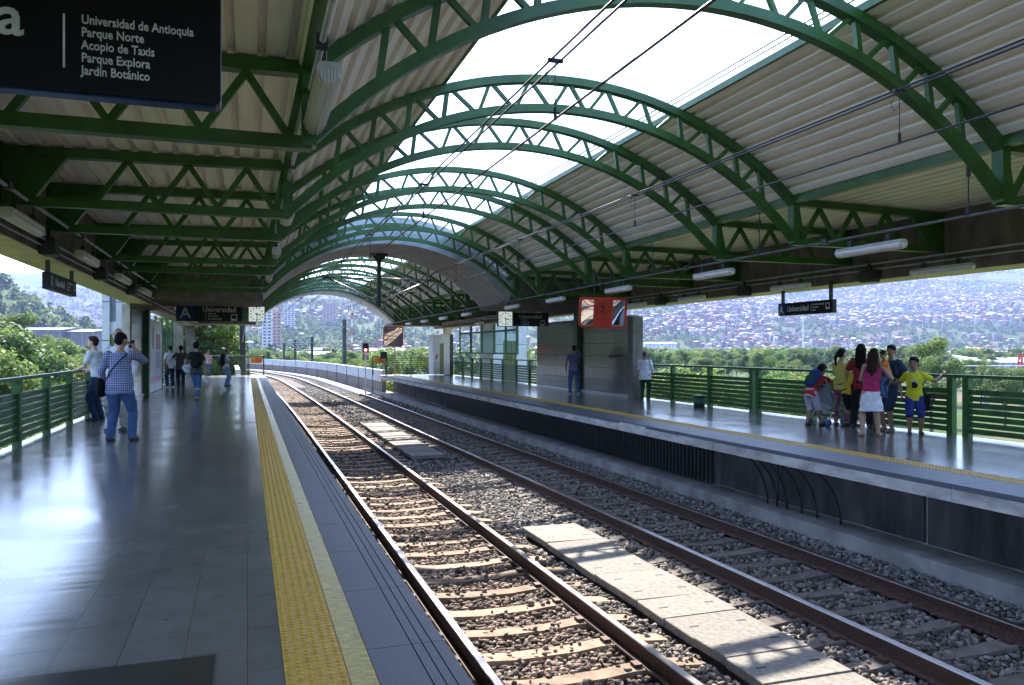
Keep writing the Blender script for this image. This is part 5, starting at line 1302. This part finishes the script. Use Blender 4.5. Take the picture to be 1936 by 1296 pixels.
# ------------------------------------------------------------------ terrain, city and trees
GZ = -9.2
def vnoise(x, y, sc, seed=0):
    """cheap smooth value noise (vectorised)"""
    x = np.asarray(x)/sc+seed*17.3; y = np.asarray(y)/sc-seed*9.1
    xi = np.floor(x); yi = np.floor(y); fx = x-xi; fy = y-yi
    fx = fx*fx*(3-2*fx); fy = fy*fy*(3-2*fy)
    def h(a, b):
        v = np.sin(a*127.1+b*311.7+seed*74.7)*43758.5453
        return v-np.floor(v)
    return (h(xi,yi)*(1-fx)+h(xi+1,yi)*fx)*(1-fy)+(h(xi,yi+1)*(1-fx)+h(xi+1,yi+1)*fx)*fy
def fbm(x, y, sc, seed=0, o=4):
    s = 0; a = 0.5
    for k in range(o): s = s+a*vnoise(x, y, sc/2**k, seed+k); a *= 0.5
    return s
AZK = [-180,-70,-30,-14,-6,0,12,26,40,58,120,180]
R0K = [1500,1300,2100,2100,1300,650,800,1100,1350,1500,1500,1500]
SLK = [.10,.12,.19,.19,.16,.13,.14,.165,.17,.17,.12,.10]
def terr(x, y):
    x = np.asarray(x, float); y = np.asarray(y, float)
    r = np.hypot(x, y); az = np.degrees(np.arctan2(x, y))
    r0 = np.interp(az, AZK, R0K); sl = np.interp(az, AZK, SLK)
    t = np.maximum(0, r-r0); h = sl*t*t/(t+500)
    h = 1000*(1-np.exp(-h/1000))
    h = h*(1+0.55*(fbm(x, y, 900, 3)-0.48))
    hx, hy = 950*math.sin(R(-22)), 950*math.cos(R(-22))
    d2 = (x-hx)**2+(y-hy)**2
    h = h+118*np.exp(-d2/(2*128**2))*(1+0.25*(fbm(x, y, 90, 5)-0.5))
    h = h+np.clip((r-140)/300, 0, 1)*2.5*(fbm(x, y, 60, 8)-0.5)
    return GZ+h
def terrain():
    az = np.concatenate([np.arange(-180,-30,3.0), np.arange(-30,62,0.4), np.arange(62,180,3.0)])
    r = np.concatenate([[0.0], np.geomspace(8, 8500, 150)])
    A, Q = np.meshgrid(np.radians(az), r); X = Q*np.sin(A); Y = Q*np.cos(A); Z = terr(X, Y)
    n = len(az); V = np.stack([X, Y, Z], -1).reshape(-1,3)
    i, j = np.meshgrid(np.arange(len(r)-1), np.arange(n), indexing='ij'); j2 = (j+1) % n
    F = np.stack([i*n+j, i*n+j2, (i+1)*n+j2, (i+1)*n+j], -1).reshape(-1,4)
    m = bpy.data.materials.new('hillside_ground'); m.use_nodes = True; t = m.node_tree; b = t.nodes['Principled BSDF']
    tc = t.nodes.new('ShaderNodeTexCoord')
    def nz(sc, det=6):
        q = t.nodes.new('ShaderNodeTexNoise'); q.inputs['Scale'].default_value = sc; q.inputs['Detail'].default_value = det; q.inputs['Roughness'].default_value = 0.65
        t.links.new(tc.outputs['Object'], q.inputs['Vector']); return q
    r1 = t.nodes.new('ShaderNodeValToRGB'); e = r1.color_ramp.elements
    e[0].position = 0.36; e[0].color = (0.025,0.052,0.014,1); e[1].position = 0.66; e[1].color = (0.065,0.10,0.028,1)
    t.links.new(nz(0.05, 8).outputs['Fac'], r1.inputs['Fac'])
    r2 = t.nodes.new('ShaderNodeValToRGB'); e = r2.color_ramp.elements
    e[0].position = 0.52; e[0].color = (0,0,0,1); e[1].position = 0.62; e[1].color = (1,1,1,1)
    t.links.new(nz(0.012, 5).outputs['Fac'], r2.inputs['Fac'])
    mx = t.nodes.new('ShaderNodeMix'); mx.data_type = 'RGBA'
    t.links.new(r2.outputs[0], mx.inputs['Factor']); t.links.new(r1.outputs[0], mx.inputs['A']); mx.inputs['B'].default_value = (0.14,0.105,0.07,1)
    t.links.new(mx.outputs['Result'], b.inputs['Base Color']); b.inputs['Roughness'].default_value = 0.95; b.inputs['Specular IOR Level'].default_value = 0.1
    structure(link('ground', mesh_np('ground', V, F, [m], smooth=True)), 'valley floor rising to hillsides all round')
terrain()
LAWN = mat('bright_lawn', (0.15,0.18,0.05), 0.9, noise=(0.25,0.0), col2=(0.08,0.11,0.03), bump=(6,0.6))
for x0, x1, y0, y1, lb in ((15, 75, -10, 120, 'bright mown grass below the opposite platform'), (-60, -7, -5, 95, 'bright mown grass below the near platform')):
    o = MB().box(x0, x1, y0, y1, GZ-0.3, GZ+0.06).build('lawn', LAWN); o['kind'] = 'structure'; o['label'] = lb
def proj(x, y, z):
    C, S = math.cos(YAW), math.sin(YAW)
    d = y*C+x*S; u = x*C-y*S
    return 968+FPX*u/d, 662-FPX*(z-1.52)/d, d

# houses ------------------------------------------------
PAL = np.array([(0.38,0.22,0.15),(0.33,0.19,0.13),(0.45,0.26,0.18),(0.33,0.19,0.14),(0.62,0.58,0.52),(0.7,0.68,0.64),(0.5,0.42,0.34),(0.42,0.24,0.17),(0.3,0.3,0.31)])
ROOFP = np.array([(0.40,0.19,0.12),(0.34,0.17,0.11),(0.6,0.6,0.6),(0.72,0.72,0.72),(0.45,0.43,0.41),(0.36,0.2,0.14),(0.5,0.3,0.2),(0.8,0.8,0.79)])
def house_arrays(x, y, z, w, d, h, rot, wc, rc):
    """low-pitched gabled or flat roofed houses as raw arrays"""
    n = len(x)
    gh = np.where(nrng.random(n) < 0.5, 0.02, 0.22)*w
    u = np.array([(-1,-1,0),(1,-1,0),(1,1,0),(-1,1,0),(-1,-1,1),(1,-1,1),(1,1,1),(-1,1,1)], float)
    B = u[None]*np.stack([w/2, d/2, h], -1)[:,None,:]
    B[:, :4, 2] = -4.0
    ov = 1.08
    rf = np.stack([np.stack([-w/2*ov, -d/2*ov, h], -1), np.stack([w/2*ov, -d/2*ov, h], -1), np.stack([w/2*ov, d/2*ov, h], -1), np.stack([-w/2*ov, d/2*ov, h], -1),
                   np.stack([0*w, -d/2*ov, h+gh], -1), np.stack([0*w, d/2*ov, h+gh], -1)], 1)
    rf[..., 2] += 0.02
    P = np.concatenate([B, rf], 1)
    c, s = np.cos(rot)[:,None], np.sin(rot)[:,None]
    X = P[...,0]*c-P[...,1]*s+x[:,None]; Y = P[...,0]*s+P[...,1]*c+y[:,None]; Z = P[...,2]+z[:,None]
    V = np.stack([X,Y,Z], -1)
    q = np.array([(0,1,5,4),(1,2,6,5),(2,3,7,6),(3,0,4,7),(8,12,13,11),(12,9,10,13),(8,9,12,12),(10,11,13,13)])
    cols = np.concatenate([np.repeat(wc[:,None,:], 4, 1), np.repeat(rc[:,None,:], 2, 1), np.repeat(wc[:,None,:], 2, 1)], 1)
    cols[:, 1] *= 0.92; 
    return V, q, cols
def city():
    pts = []
    def spread(n, a0, a1, r0, r1, dens):
        az = np.radians(nrng.uniform(a0, a1, n)); r = np.sqrt(nrng.uniform(r0*r0, r1*r1, n))
        x, y = r*np.sin(az), r*np.cos(az)
        k = dens(x, y, r) > nrng.random(n)
        pts.append(np.c_[x[k], y[k], r[k]])
    clus = lambda lo, hi, sc, sd: (lambda x, y, r: np.clip((fbm(x, y, sc, sd)-lo)/(hi-lo), 0, 1))
    spread(38000, 24, 58, 1050, 5200, lambda x, y, r: np.clip((0.6*fbm(x, y, 260, 21)+0.4*fbm(x, y, 85, 23)-0.40)/0.09, 0, 1)*np.clip((r-850)/900, 0.12, 1))
    spread(9000, -12, 24, 620, 4200, clus(0.40, 0.54, 240, 31))
    spread(3200, -32, -6, 1500, 4500, clus(0.40, 0.55, 260, 41))
    spread(1500, 24, 58, 420, 1100, clus(0.50, 0.60, 120, 51))
    P = np.concatenate(pts)
    x, y, r = P.T; z = terr(x, y); n = len(x)
    sz = nrng.uniform(4.4, 8.2, n)*np.clip(r/1800, 0.9, 1.1); w = sz; d = sz*nrng.uniform(0.8,1.7,n); h = nrng.choice([3.2,5.8,5.8,8.4,8.4,11.0], n)
    rot = nrng.normal(0.35, 0.25, n)+np.where(nrng.random(n) < 0.5, math.pi/2, 0)
    wc = PAL[nrng.integers(0, len(PAL), n)]*nrng.uniform(0.35,0.75,(n,1)); rc = ROOFP[nrng.integers(0, len(ROOFP), n)]*nrng.uniform(0.45,0.8,(n,1))
    # the nearest ones in the photo's field of view become houses of their own
    C, S = math.cos(YAW), math.sin(YAW); dd = y*C+x*S; px = 968+FPX*(x*C-y*S)/dd; py = 662-FPX*(z+h-1.52)/dd
    right = (px > 1215) & (px < 1940) & (py < 700); mid = (px > 500) & (px < 820) & (py > 575); left = (px > 0) & (px < 190) & (py > 520)
    see = np.where((right | mid | left), r, 1e9); order = np.argsort(see)
    own = order[:240]; own = own[see[own] < 1e8]
    V, q, cols = house_arrays(x, y, z, w, d, h, rot, wc, rc)
    rest = np.ones(n, bool); rest[own] = False
    m = rest.sum(); F = (q[None]+(np.arange(m)*14)[:,None,None])
    F = F.reshape(-1,4); cc = cols[rest].reshape(-1,3)
    # split the gable triangles off (degenerate quads) into triangles by triangulating everything
    T = np.concatenate([F[:, [0,1,2]], F[:, [0,2,3]]]); cT = np.concatenate([cc, cc]); ok = (T[:,1] != T[:,2])
    o = link('hillside_houses', mesh_np('hillside_houses', V[rest].reshape(-1,3), T[ok], [HOUSE], cT[ok])); o['kind'] = 'stuff'; o['label'] = 'dense brick and white houses covering the far hillsides'
    Tq = np.concatenate([q[:, [0,1,2]], q[:, [0,2,3]]])
    okq = Tq[:,1] != Tq[:,2]
    for i in own:
        v = V[i]-np.array([x[i], y[i], z[i]]); cT = np.concatenate([cols[i], cols[i]])
        o = link('house', mesh_np('house', v, Tq[okq], [HOUSE], cT[okq]), None, (x[i], y[i], z[i]))
        hue = 'white walled' if wc[i].min() > 0.45 else ('grey walled' if abs(wc[i][0]-wc[i][2]) < 0.05 else 'brick red')
        where = 'right hillside' if px[i] > 1215 else ('slope seen through the end arch' if px[i] > 240 else 'left hillside')
        ht = {3.2:'one storey', 5.8:'two storey', 8.4:'three storey', 11.0:'four storey'}[float(h[i])]
        tag(o, '%s %s house among trees on the %s' % (hue, ht, where), 'house', 'small houses on the '+where)
city()
def block(name, px, d, ztop, wpx, lab, col, cat='apartment tower', group=None, depth=14, floors=True):
    """tower block: walls with rows of recessed window bands and a parapet roof"""
    k = (px-968)/FPX; C, S = math.cos(YAW), math.sin(YAW); u = k*d
    x, y = u*C+d*S, d*C-u*S
    w = wpx/FPX*d; zb = float(terr(x, y))
    t = thing(name, lab, cat, (x, y, zb-1), -math.atan2(x, y)*0.9, group); H = ztop-zb+1
    cm = mat('block_%d_%d_%d' % tuple(int(100*c) for c in col), col, 0.85, noise=(0.3,0.06)); wm = mat('block_window', (0.07,0.08,0.10), 0.3)
    nb = min(4, max(2, int(w/4.5))); nf = max(3, min(24, int(H/3.2)))
    m = MB(); m.box(-w/2, w/2, 0, depth, 0, H); 
    for i in range(nb+1): xx = -w/2+w*i/nb; m.box(xx-0.5, xx+0.5, -0.7, -0.003, 0, H+0.4)
    m.build('wall', cm, t)
    ww = w/nb-1.8
    gm = MB().box(-ww/2, ww/2, -0.12, -0.003, 0, 0.5*H/nf).mesh('window', wm)
    for f in range(nf):
        for i in range(nb): link('window', gm, t, (-w/2+w*(i+0.5)/nb, 0, 1.2+f*(H-1)/nf))
    m = MB(); m.box(-w/2-0.2, w/2+0.2, -0.8, depth+0.2, H+0.41, H+1.2); m.box(-w*0.15, w*0.2, depth*0.3, depth*0.7, H+1.21, H+4.5); m.build('roof', cm, t)
BR, BG, BP, BW = (0.42,0.25,0.18), (0.52,0.48,0.44), (0.5,0.34,0.28), (0.62,0.6,0.57)
gT = 'apartment towers on the hills'
for px, d, zt, wp, lab, c in ((1246, 2300, 121, 26, 'brick apartment tower left of the right hillside, the wider of a pair', BR), (1217, 2320, 112, 18, 'brick apartment tower just right of the steel wall, the narrower of a pair', BP),
        (505, 780, 41, 17, 'pale apartment tower just right of the near platform clock', BW), (523, 800, 40, 15, 'apartment tower in brick and white, second from the clock', BP),
        (547, 1250, 74, 19, 'tall slim pale tower high in the end arch view', BW), (623, 1400, 84, 24, 'wide pinkish tower block high in the middle of the end arch', BP), (602, 1450, 55, 8, 'narrow white block left of the pinkish tower block', BW),
        (136, 1900, 72, 8, 'narrow pink tower left of the distant tower group at left', BP), (152, 1850, 78, 13, 'broad pink tower in the distant group beyond the left railing', BR), (167, 1900, 76, 9, 'pink tower beside the grey lift tower at left', BP), (186, 1950, 70, 8, 'pale tower touching the grey lift tower at left', BW), (42, 2100, 120, 6, 'hazy slim tower above the green hill at left', BW),
        (398, 1000, 55, 16, 'brick tower above the far walkers on the near platform', BR), (418, 1050, 60, 14, 'pale tower above the backpack man on the near platform', BW), (436, 980, 52, 14, 'pale narrow tower right of the backpack man', BG)):
    block('apartment_tower', px, d, zt, wp, lab, c, 'apartment tower', gT)
# low large buildings
def hall(px0, px1, d, ztop, depth, lab, wall, roof, n=6, z0=None):
    C, S = math.cos(YAW), math.sin(YAW); pm = (px0+px1)/2; u = (pm-968)/FPX*d; x, y = u*C+d*S, d*C-u*S
    w = (px1-px0)/FPX*d; zb = GZ; H = ztop-zb
    t = thing('hall', lab, 'hall', (x, y, zb), -YAW)
    m = MB(); m.box(-w/2, w/2, 0, depth, 0, H); m.build('wall', mat('hall_wall_%d' % int(wall[0]*100), wall, 0.8, noise=(0.4,0.1)), t)
    m = MB(); m.prism([(0-0.6,H+0.003),(depth+0.6,H+0.003),(depth/2,H+min(1.6,depth*0.08))], -w/2-0.5, w/2+0.5, 'x'); m.build('roof', mat('hall_roof_%d' % int(roof[0]*100), roof, 0.5, noise=(0.3,0.08)), t)
    for i in range(n):
        xx = -w/2+w*(i+0.5)/n; MB().box(xx-w/n*0.3, xx+w/n*0.3, -0.1, -0.003, H*0.25, H*0.6).build('window', mat('block_window', (0.07,0.08,0.10), 0.3), t)
    for i in range(n+1): xx = -w/2+w*i/n; MB().box(xx-0.25, xx+0.25, -0.3, -0.003, 0, H).build('pilaster', mat('hall_pilaster', (0.26,0.25,0.26), 0.8), t)
hall(22, 113, 420, 12.3, 30, 'long grey hall below the green hill, left half', (0.17,0.155,0.17), (0.15,0.14,0.155), 4)
hall(116, 176, 425, 11.5, 30, 'long grey hall below the green hill, right half', (0.18,0.16,0.175), (0.16,0.15,0.16), 3)
hall(92, 150, 230, -5.2, 12, 'low white roofed shed among the trees at left', (0.5,0.48,0.44), (0.75,0.74,0.72), 5)
hall(1745, 1850, 330, -2.4, 34, 'long pale metal warehouse behind the boy in yellow', (0.45,0.47,0.5), (0.62,0.64,0.66), 7)
hall(1855, 2000, 300, -3.2, 34, 'second pale warehouse roof at the right edge', (0.45,0.47,0.5), (0.6,0.62,0.65), 7)
hall(1690, 1740, 420, -2.0, 20, 'small pale metal shed left of the warehouses', (0.5,0.5,0.5), (0.66,0.68,0.7), 4)
hall(1222, 1280, 900, 9.0, 30, 'long white building among the houses right of the steel wall', (0.7,0.7,0.68), (0.78,0.78,0.76), 8)
hall(560, 640, 420, -1.0, 24, 'low white building behind the trees in the end arch view', (0.66,0.66,0.66), (0.7,0.7,0.7), 6)
hall(690, 760, 480, 1.0, 26, 'brick red low building behind the signal', (0.40,0.22,0.16), (0.5,0.28,0.2), 6)
# footbridge with lattice beams at the right
C_, S_ = math.cos(YAW), math.sin(YAW)
def at(px, d): u = (px-968)/FPX*d; return u*C_+d*S_, d*C_-u*S_
x, y = at(1860, 150)
t = thing('elevated_walkway', 'grey elevated walkway with lattice side and round columns beyond the right railing', 'walkway', (x, y, GZ), -YAW-0.12)
MB().box(-14, 22, 0, 3.0, 6.2, 6.55).build('deck', CONC_G, t); MB().box(-14.2, 22, -0.3, 3.3, 7.55, 7.68).build('roof', mat('walkway_roof', (0.3,0.3,0.33), 0.5), t)
m = MB()
for k in range(18): m.bar((-14+2*k,0,6.55),(-13+2*k,0,7.55),0.12); m.bar((-13+2*k,0,7.55),(-12+2*k,0,6.55),0.12)
m.build('lattice', CONC_D, t)
for k in range(6): MB().tube([(-12+6.5*k,1.5,0),(-12+6.5*k,1.5,6.2)], 0.55, 12).build('column', CONC_L, t)
def mast(px, d, h, lab, w=0.5, red=False):
    x, y = at(px, d); t = thing('lattice_mast', lab, 'mast', (x, y, float(terr(x, y))), 0)
    n = 10; 
    for k in range(n):
        m = MB(); z0, z1 = h*k/n, h*(k+1)/n; f0, f1 = 1-0.6*k/n, 1-0.6*(k+1)/n
        for a in range(3):
            q = a*2*math.pi/3; q2 = (a+1)*2*math.pi/3
            m.bar((w*f0*math.cos(q),w*f0*math.sin(q),z0),(w*f1*math.cos(q),w*f1*math.sin(q),z1),w*0.28); m.bar((w*f0*math.cos(q),w*f0*math.sin(q),z0),(w*f1*math.cos(q2),w*f1*math.sin(q2),z1),w*0.16)
        r_ = (red is True) or (k % 2 and red is False); m.build('red_section' if r_ else 'white_section', RED if r_ else WHITEP, t)
mast(665, 330, 34, 'slender red and white mast in the end arch view', 0.55)
mast(1518, 520, 46, 'slender pale lattice mast beyond the boy in red', 0.6, None)
mast(1930, 210, 9.6, 'red lattice mast at the right edge', 1.0, True)

# trees ---------------------------------------------------
def crown_arrays(n_clump, n_leaf, leaf, rx, rz, seed, flat=0.9):
    q = np.random.default_rng(seed)
    # clump centres spread through an uneven crown
    d = q.normal(0, 1, (n_clump,3)); d /= np.linalg.norm(d, axis=1)[:,None]
    rr = q.uniform(0.35, 1.0, n_clump)**0.6
    cc = d*rr[:,None]*np.array([rx, rx, rz]); cc[:,2] = np.where(cc[:,2] < -0.45*rz, -0.45*rz, cc[:,2])
    cr = q.uniform(0.18, 0.36, n_clump)*rx
    idx = q.integers(0, n_clump, n_leaf)
    v = q.normal(0, 1, (n_leaf,3)); v /= np.linalg.norm(v, axis=1)[:,None]
    P = cc[idx]+v*(cr[idx]*q.uniform(0.55,1.05,n_leaf))[:,None]*np.array([1,1,0.8])
    nr = v*0.7+q.normal(0,0.5,(n_leaf,3))+np.array([0,0,0.35]); nr /= np.linalg.norm(nr, axis=1)[:,None]
    a = np.cross(nr, q.normal(0,1,(n_leaf,3))); a /= np.linalg.norm(a, axis=1)[:,None]; b = np.cross(nr, a)
    L = leaf*q.uniform(0.6,1.4,n_leaf)[:,None]
    V = np.stack([P-a*L-b*L*0.15, P+b*L*0.6+nr*L*0.15, P+a*L+b*L*0.1, P-b*L*0.55-nr*L*0.1], 1)
    tint = q.uniform(0.75,1.25,n_clump)[idx]*q.uniform(0.8,1.2,n_leaf)
    hue = q.uniform(0,1,n_clump)[idx][:,None]
    return V, tint, hue
GRA, GRB = np.array([0.055,0.12,0.028]), np.array([0.15,0.20,0.04])
TREES = []
def make_tree_proto(k, rx, rz, h, dens, leaf, seed, pal=1.0):
    V, tint, hue = crown_arrays(34, dens, leaf, rx, rz, seed)
    V = V+np.array([0,0,h])
    col = (GRA*(1-hue)+GRB*hue)*tint[:,None]*pal
    F = np.arange(len(V)*4).reshape(-1,4)
    cme = mesh_np('crown', V.reshape(-1,3), F, [LEAF], col)
    q = random.Random(seed); m = MB()
    m.tube([(0,0,-0.6),(0.1,0,h*0.3),(q.uniform(-.3,.3),q.uniform(-.3,.3),h*0.62)], [0.035*h,0.026*h,0.02*h], 8)
    for i in range(6):
        a = q.uniform(0,6.28); b = q.uniform(0.45,0.85)
        m.tube([(0,0,h*0.5),(rx*0.3*math.cos(a),rx*0.3*math.sin(a),h*0.75),(rx*b*math.cos(a),rx*b*math.sin(a),h+rz*q.uniform(-.2,.5))], [0.016*h,0.01*h,0.004*h], 6)
    return cme, m.mesh('trunk', BARK, True)
KINDS = ['broad bushy tree','round dense tree','tall loose tree','spreading pale green tree','slender upright tree']
PROTO = [make_tree_proto(0, 4.6, 3.2, 6.5, 17000, 0.14, 101), make_tree_proto(1, 3.6, 3.1, 5.5, 14000, 0.13, 102, 0.85), make_tree_proto(2, 3.6, 4.4, 8.0, 13000, 0.14, 103), make_tree_proto(3, 5.4, 2.6, 6.8, 15000, 0.15, 104, 1.3), make_tree_proto(4, 2.2, 4.6, 6.5, 11000, 0.13, 105, 0.9)]
def plant(x, y, k, s, lab, group, zb=None):
    t = thing('tree', lab, 'tree', (x, y, float(terr(x, y)) if zb is None else zb), rnd.uniform(0,6.28), group); t.scale = (s, s, s*rnd.uniform(0.9,1.1))
    link('crown', PROTO[k][0], t); link('trunk', PROTO[k][1], t)
# trees close to the railing at left, each with its own place
for px, d, k, s, lab in ((-12, 52, 0, 1.22, 'large bushy tree rising above the left railing at the photo edge'), (62, 58, 1, 1.25, 'bushy tree in front of the long grey hall at left'), (40, 115, 2, 1.27, 'loose tall tree behind the largest left tree'), (112, 75, 3, 0.98, 'low spreading tree under the small left sign'), (150, 95, 1, 1.1, 'round tree left of the young man in white'),
        (95, 130, 0, 1.2, 'wide tree before the left hall, farther off'), (178, 70, 1, 0.9, 'small round tree behind the young man in white'), (135, 160, 2, 1.1, 'loose tree near the low white shed'), (60, 32, 3, 0.8, 'low pale green tree just beyond the left railing'), (130, 38, 1, 0.8, 'small dense tree seen over the left handrail'), (-60, 44, 0, 1.1, 'big tree at the left border of the photo'),
        (382, 62, 4, 1.28, 'tall conifer like shrub behind the walkers on the near platform'), (368, 66, 4, 1.42, 'dark upright tree beside the brown pillar'), (400, 66, 4, 1.02, 'bright bushy tree behind the far girl'), (424, 66, 4, 1.12, 'upright tree beyond the man with the backpack'), (430, 80, 4, 0.85, 'thin bush beyond the end railing of the near platform'), (330, 60, 4, 1.3, 'upright tree glimpsed through the left glazed screen'), (346, 72, 4, 1.3, 'second upright tree glimpsed through the left glazed screen')):
    x, y = at(px, d); plant(x, y, k, s, lab, 'trees beside the near platform')
for px, d, k, s, lab in ((1268, 62, 3, 0.92, 'pale green tree just outside the right railing by the man in white'), (1330, 75, 1, 0.95, 'round tree behind the right railing near the bin'), (1400, 68, 0, 0.85, 'bushy tree behind the right railing, left of the children'), (1480, 80, 3, 0.95, 'spreading tree beyond the boy in red'), (1560, 90, 1, 1.0, 'round tree behind the girl in yellow'), (1640, 120, 0, 1.1, 'bushy tree behind the woman in red'), (1762, 95, 2, 0.95, 'loose tree before the pale warehouse'), (1745, 110, 4, 1.05, 'upright tree left of the elevated walkway'), (1900, 110, 0, 0.85, 'tree under the elevated walkway'), (985, 85, 1, 0.95, 'tree between the lift tower and the steel wall'),
        (760, 95, 0, 1.0, 'bushy tree behind the far mirror'), (800, 90, 1, 1.15, 'round tree left of the white cabinet'), (730, 120, 3, 1.05, 'spreading tree behind the signal'), (690, 140, 1, 1.15, 'dark round tree right of the tallest line pole')):
    x, y = at(px, d); plant(x, y, k, s, lab, 'trees beside the opposite platform')
def woods():
    own = 0
    spots = []
    def go(n, p0, p1, d0, d1):
        for _ in range(n):
            px = rnd.uniform(p0, p1); d = math.sqrt(rnd.uniform(d0*d0, d1*d1)); spots.append((px, d))
    go(80, 1215, 1936, 130, 420); go(40, 575, 820, 130, 330); go(20, 430, 580, 230, 360); go(28, -20, 195, 130, 330); go(12, 325, 395, 140, 260)
    for px, d in spots:
        x, y = at(px, d); k = rnd.choice([0,0,1,1,1,2,3,3,4])
        w = 'valley seen over the right railing' if px > 1200 else ('slope seen through the end arch' if px > 495 else 'slope beyond the near platform')
        plant(x, y, k, rnd.uniform(0.8,1.3)*(0.72 if k == 2 else 1.0)*(0.85 if d < 200 else 1.0), '%s in the %s' % (KINDS[k], w), 'valley trees')
    # the wood farther off reads as one mass
    pts = []
    def far(n, a0, a1, r0, r1, dens):
        az = np.radians(nrng.uniform(a0, a1, n)); r = np.sqrt(nrng.uniform(r0*r0, r1*r1, n)); x, y = r*np.sin(az), r*np.cos(az)
        k = dens(x, y) > nrng.random(n); pts.append(np.c_[x[k], y[k]])
    far(2600, 24, 58, 400, 1200, lambda x, y: np.clip((fbm(x, y, 170, 61)-0.36)/0.15, 0.05, 1))
    far(10500, 24, 58, 1100, 4200, lambda x, y: np.clip((0.50-0.6*fbm(x, y, 260, 21)-0.4*fbm(x, y, 85, 23))/0.09, 0.16, 1))
    far(3800, -12, 24, 330, 2200, lambda x, y: np.clip((0.58-fbm(x, y, 240, 31))/0.14, 0.12, 1))
    far(1200, -12, 24, 2200, 4000, lambda x, y: np.clip((0.6-fbm(x, y, 240, 31))/0.14, 0.1, 1))
    far(1100, -32, -6, 330, 3000, lambda x, y: np.clip((fbm(x, y, 150, 65)-0.38)/0.12, 0.1, 1))
    far(650, -30, -12, 780, 1150, lambda x, y: np.ones(len(x)))
    P = np.concatenate(pts); n = len(P); z = terr(P[:,0], P[:,1])
    V0, tint, hue = crown_arrays(14, 110, 1.15, 4.8, 3.6, 77)
    q = nrng; s = q.uniform(0.7,1.6,n); a = q.uniform(0,6.283,n); c, sn = np.cos(a), np.sin(a)
    X = V0[None,...,0]*c[:,None,None]-V0[None,...,1]*sn[:,None,None]; Y = V0[None,...,0]*sn[:,None,None]+V0[None,...,1]*c[:,None,None]
    V = np.stack([X*s[:,None,None]+P[:,0,None,None], Y*s[:,None,None]+P[:,1,None,None], (V0[None,...,2]+3.6)*s[:,None,None]+z[:,None,None]], -1)
    th = q.uniform(0,1,n)[:,None,None]
    col = (GRA*(1-th)+GRB*th)*tint[None,:,None]*q.uniform(0.75,1.2,n)[:,None,None]
    F = np.arange(V.shape[0]*V.shape[1]*4).reshape(-1,4)
    o = link('distant_wood', mesh_np('distant_wood', V.reshape(-1,3), F, [LEAF], col.reshape(-1,3))); o['kind'] = 'stuff'; o['label'] = 'far trees massed over the valley and hillsides'
woods()

# ------------------------------------------------------------------ haze
HB = 6500
m = MB(); m.box(-HB, HB, -HB, HB, -40, 1150)
hz = m.build('haze', None); hz.data.materials.clear()
hm = bpy.data.materials.new('haze'); hm.use_nodes = True; t = hm.node_tree
t.nodes.remove(t.nodes['Principled BSDF'])
pv = t.nodes.new('ShaderNodeVolumePrincipled'); pv.inputs['Color'].default_value = (0.39,0.49,0.88,1); pv.inputs['Density'].default_value = 1.25e-4
pv.inputs['Anisotropy'].default_value = 0.1
t.links.new(pv.outputs[0], t.nodes['Material Output'].inputs['Volume'])
hz.data.materials.append(hm); hz['kind'] = 'stuff'; hz['label'] = 'thin bluish haze filling the valley air'
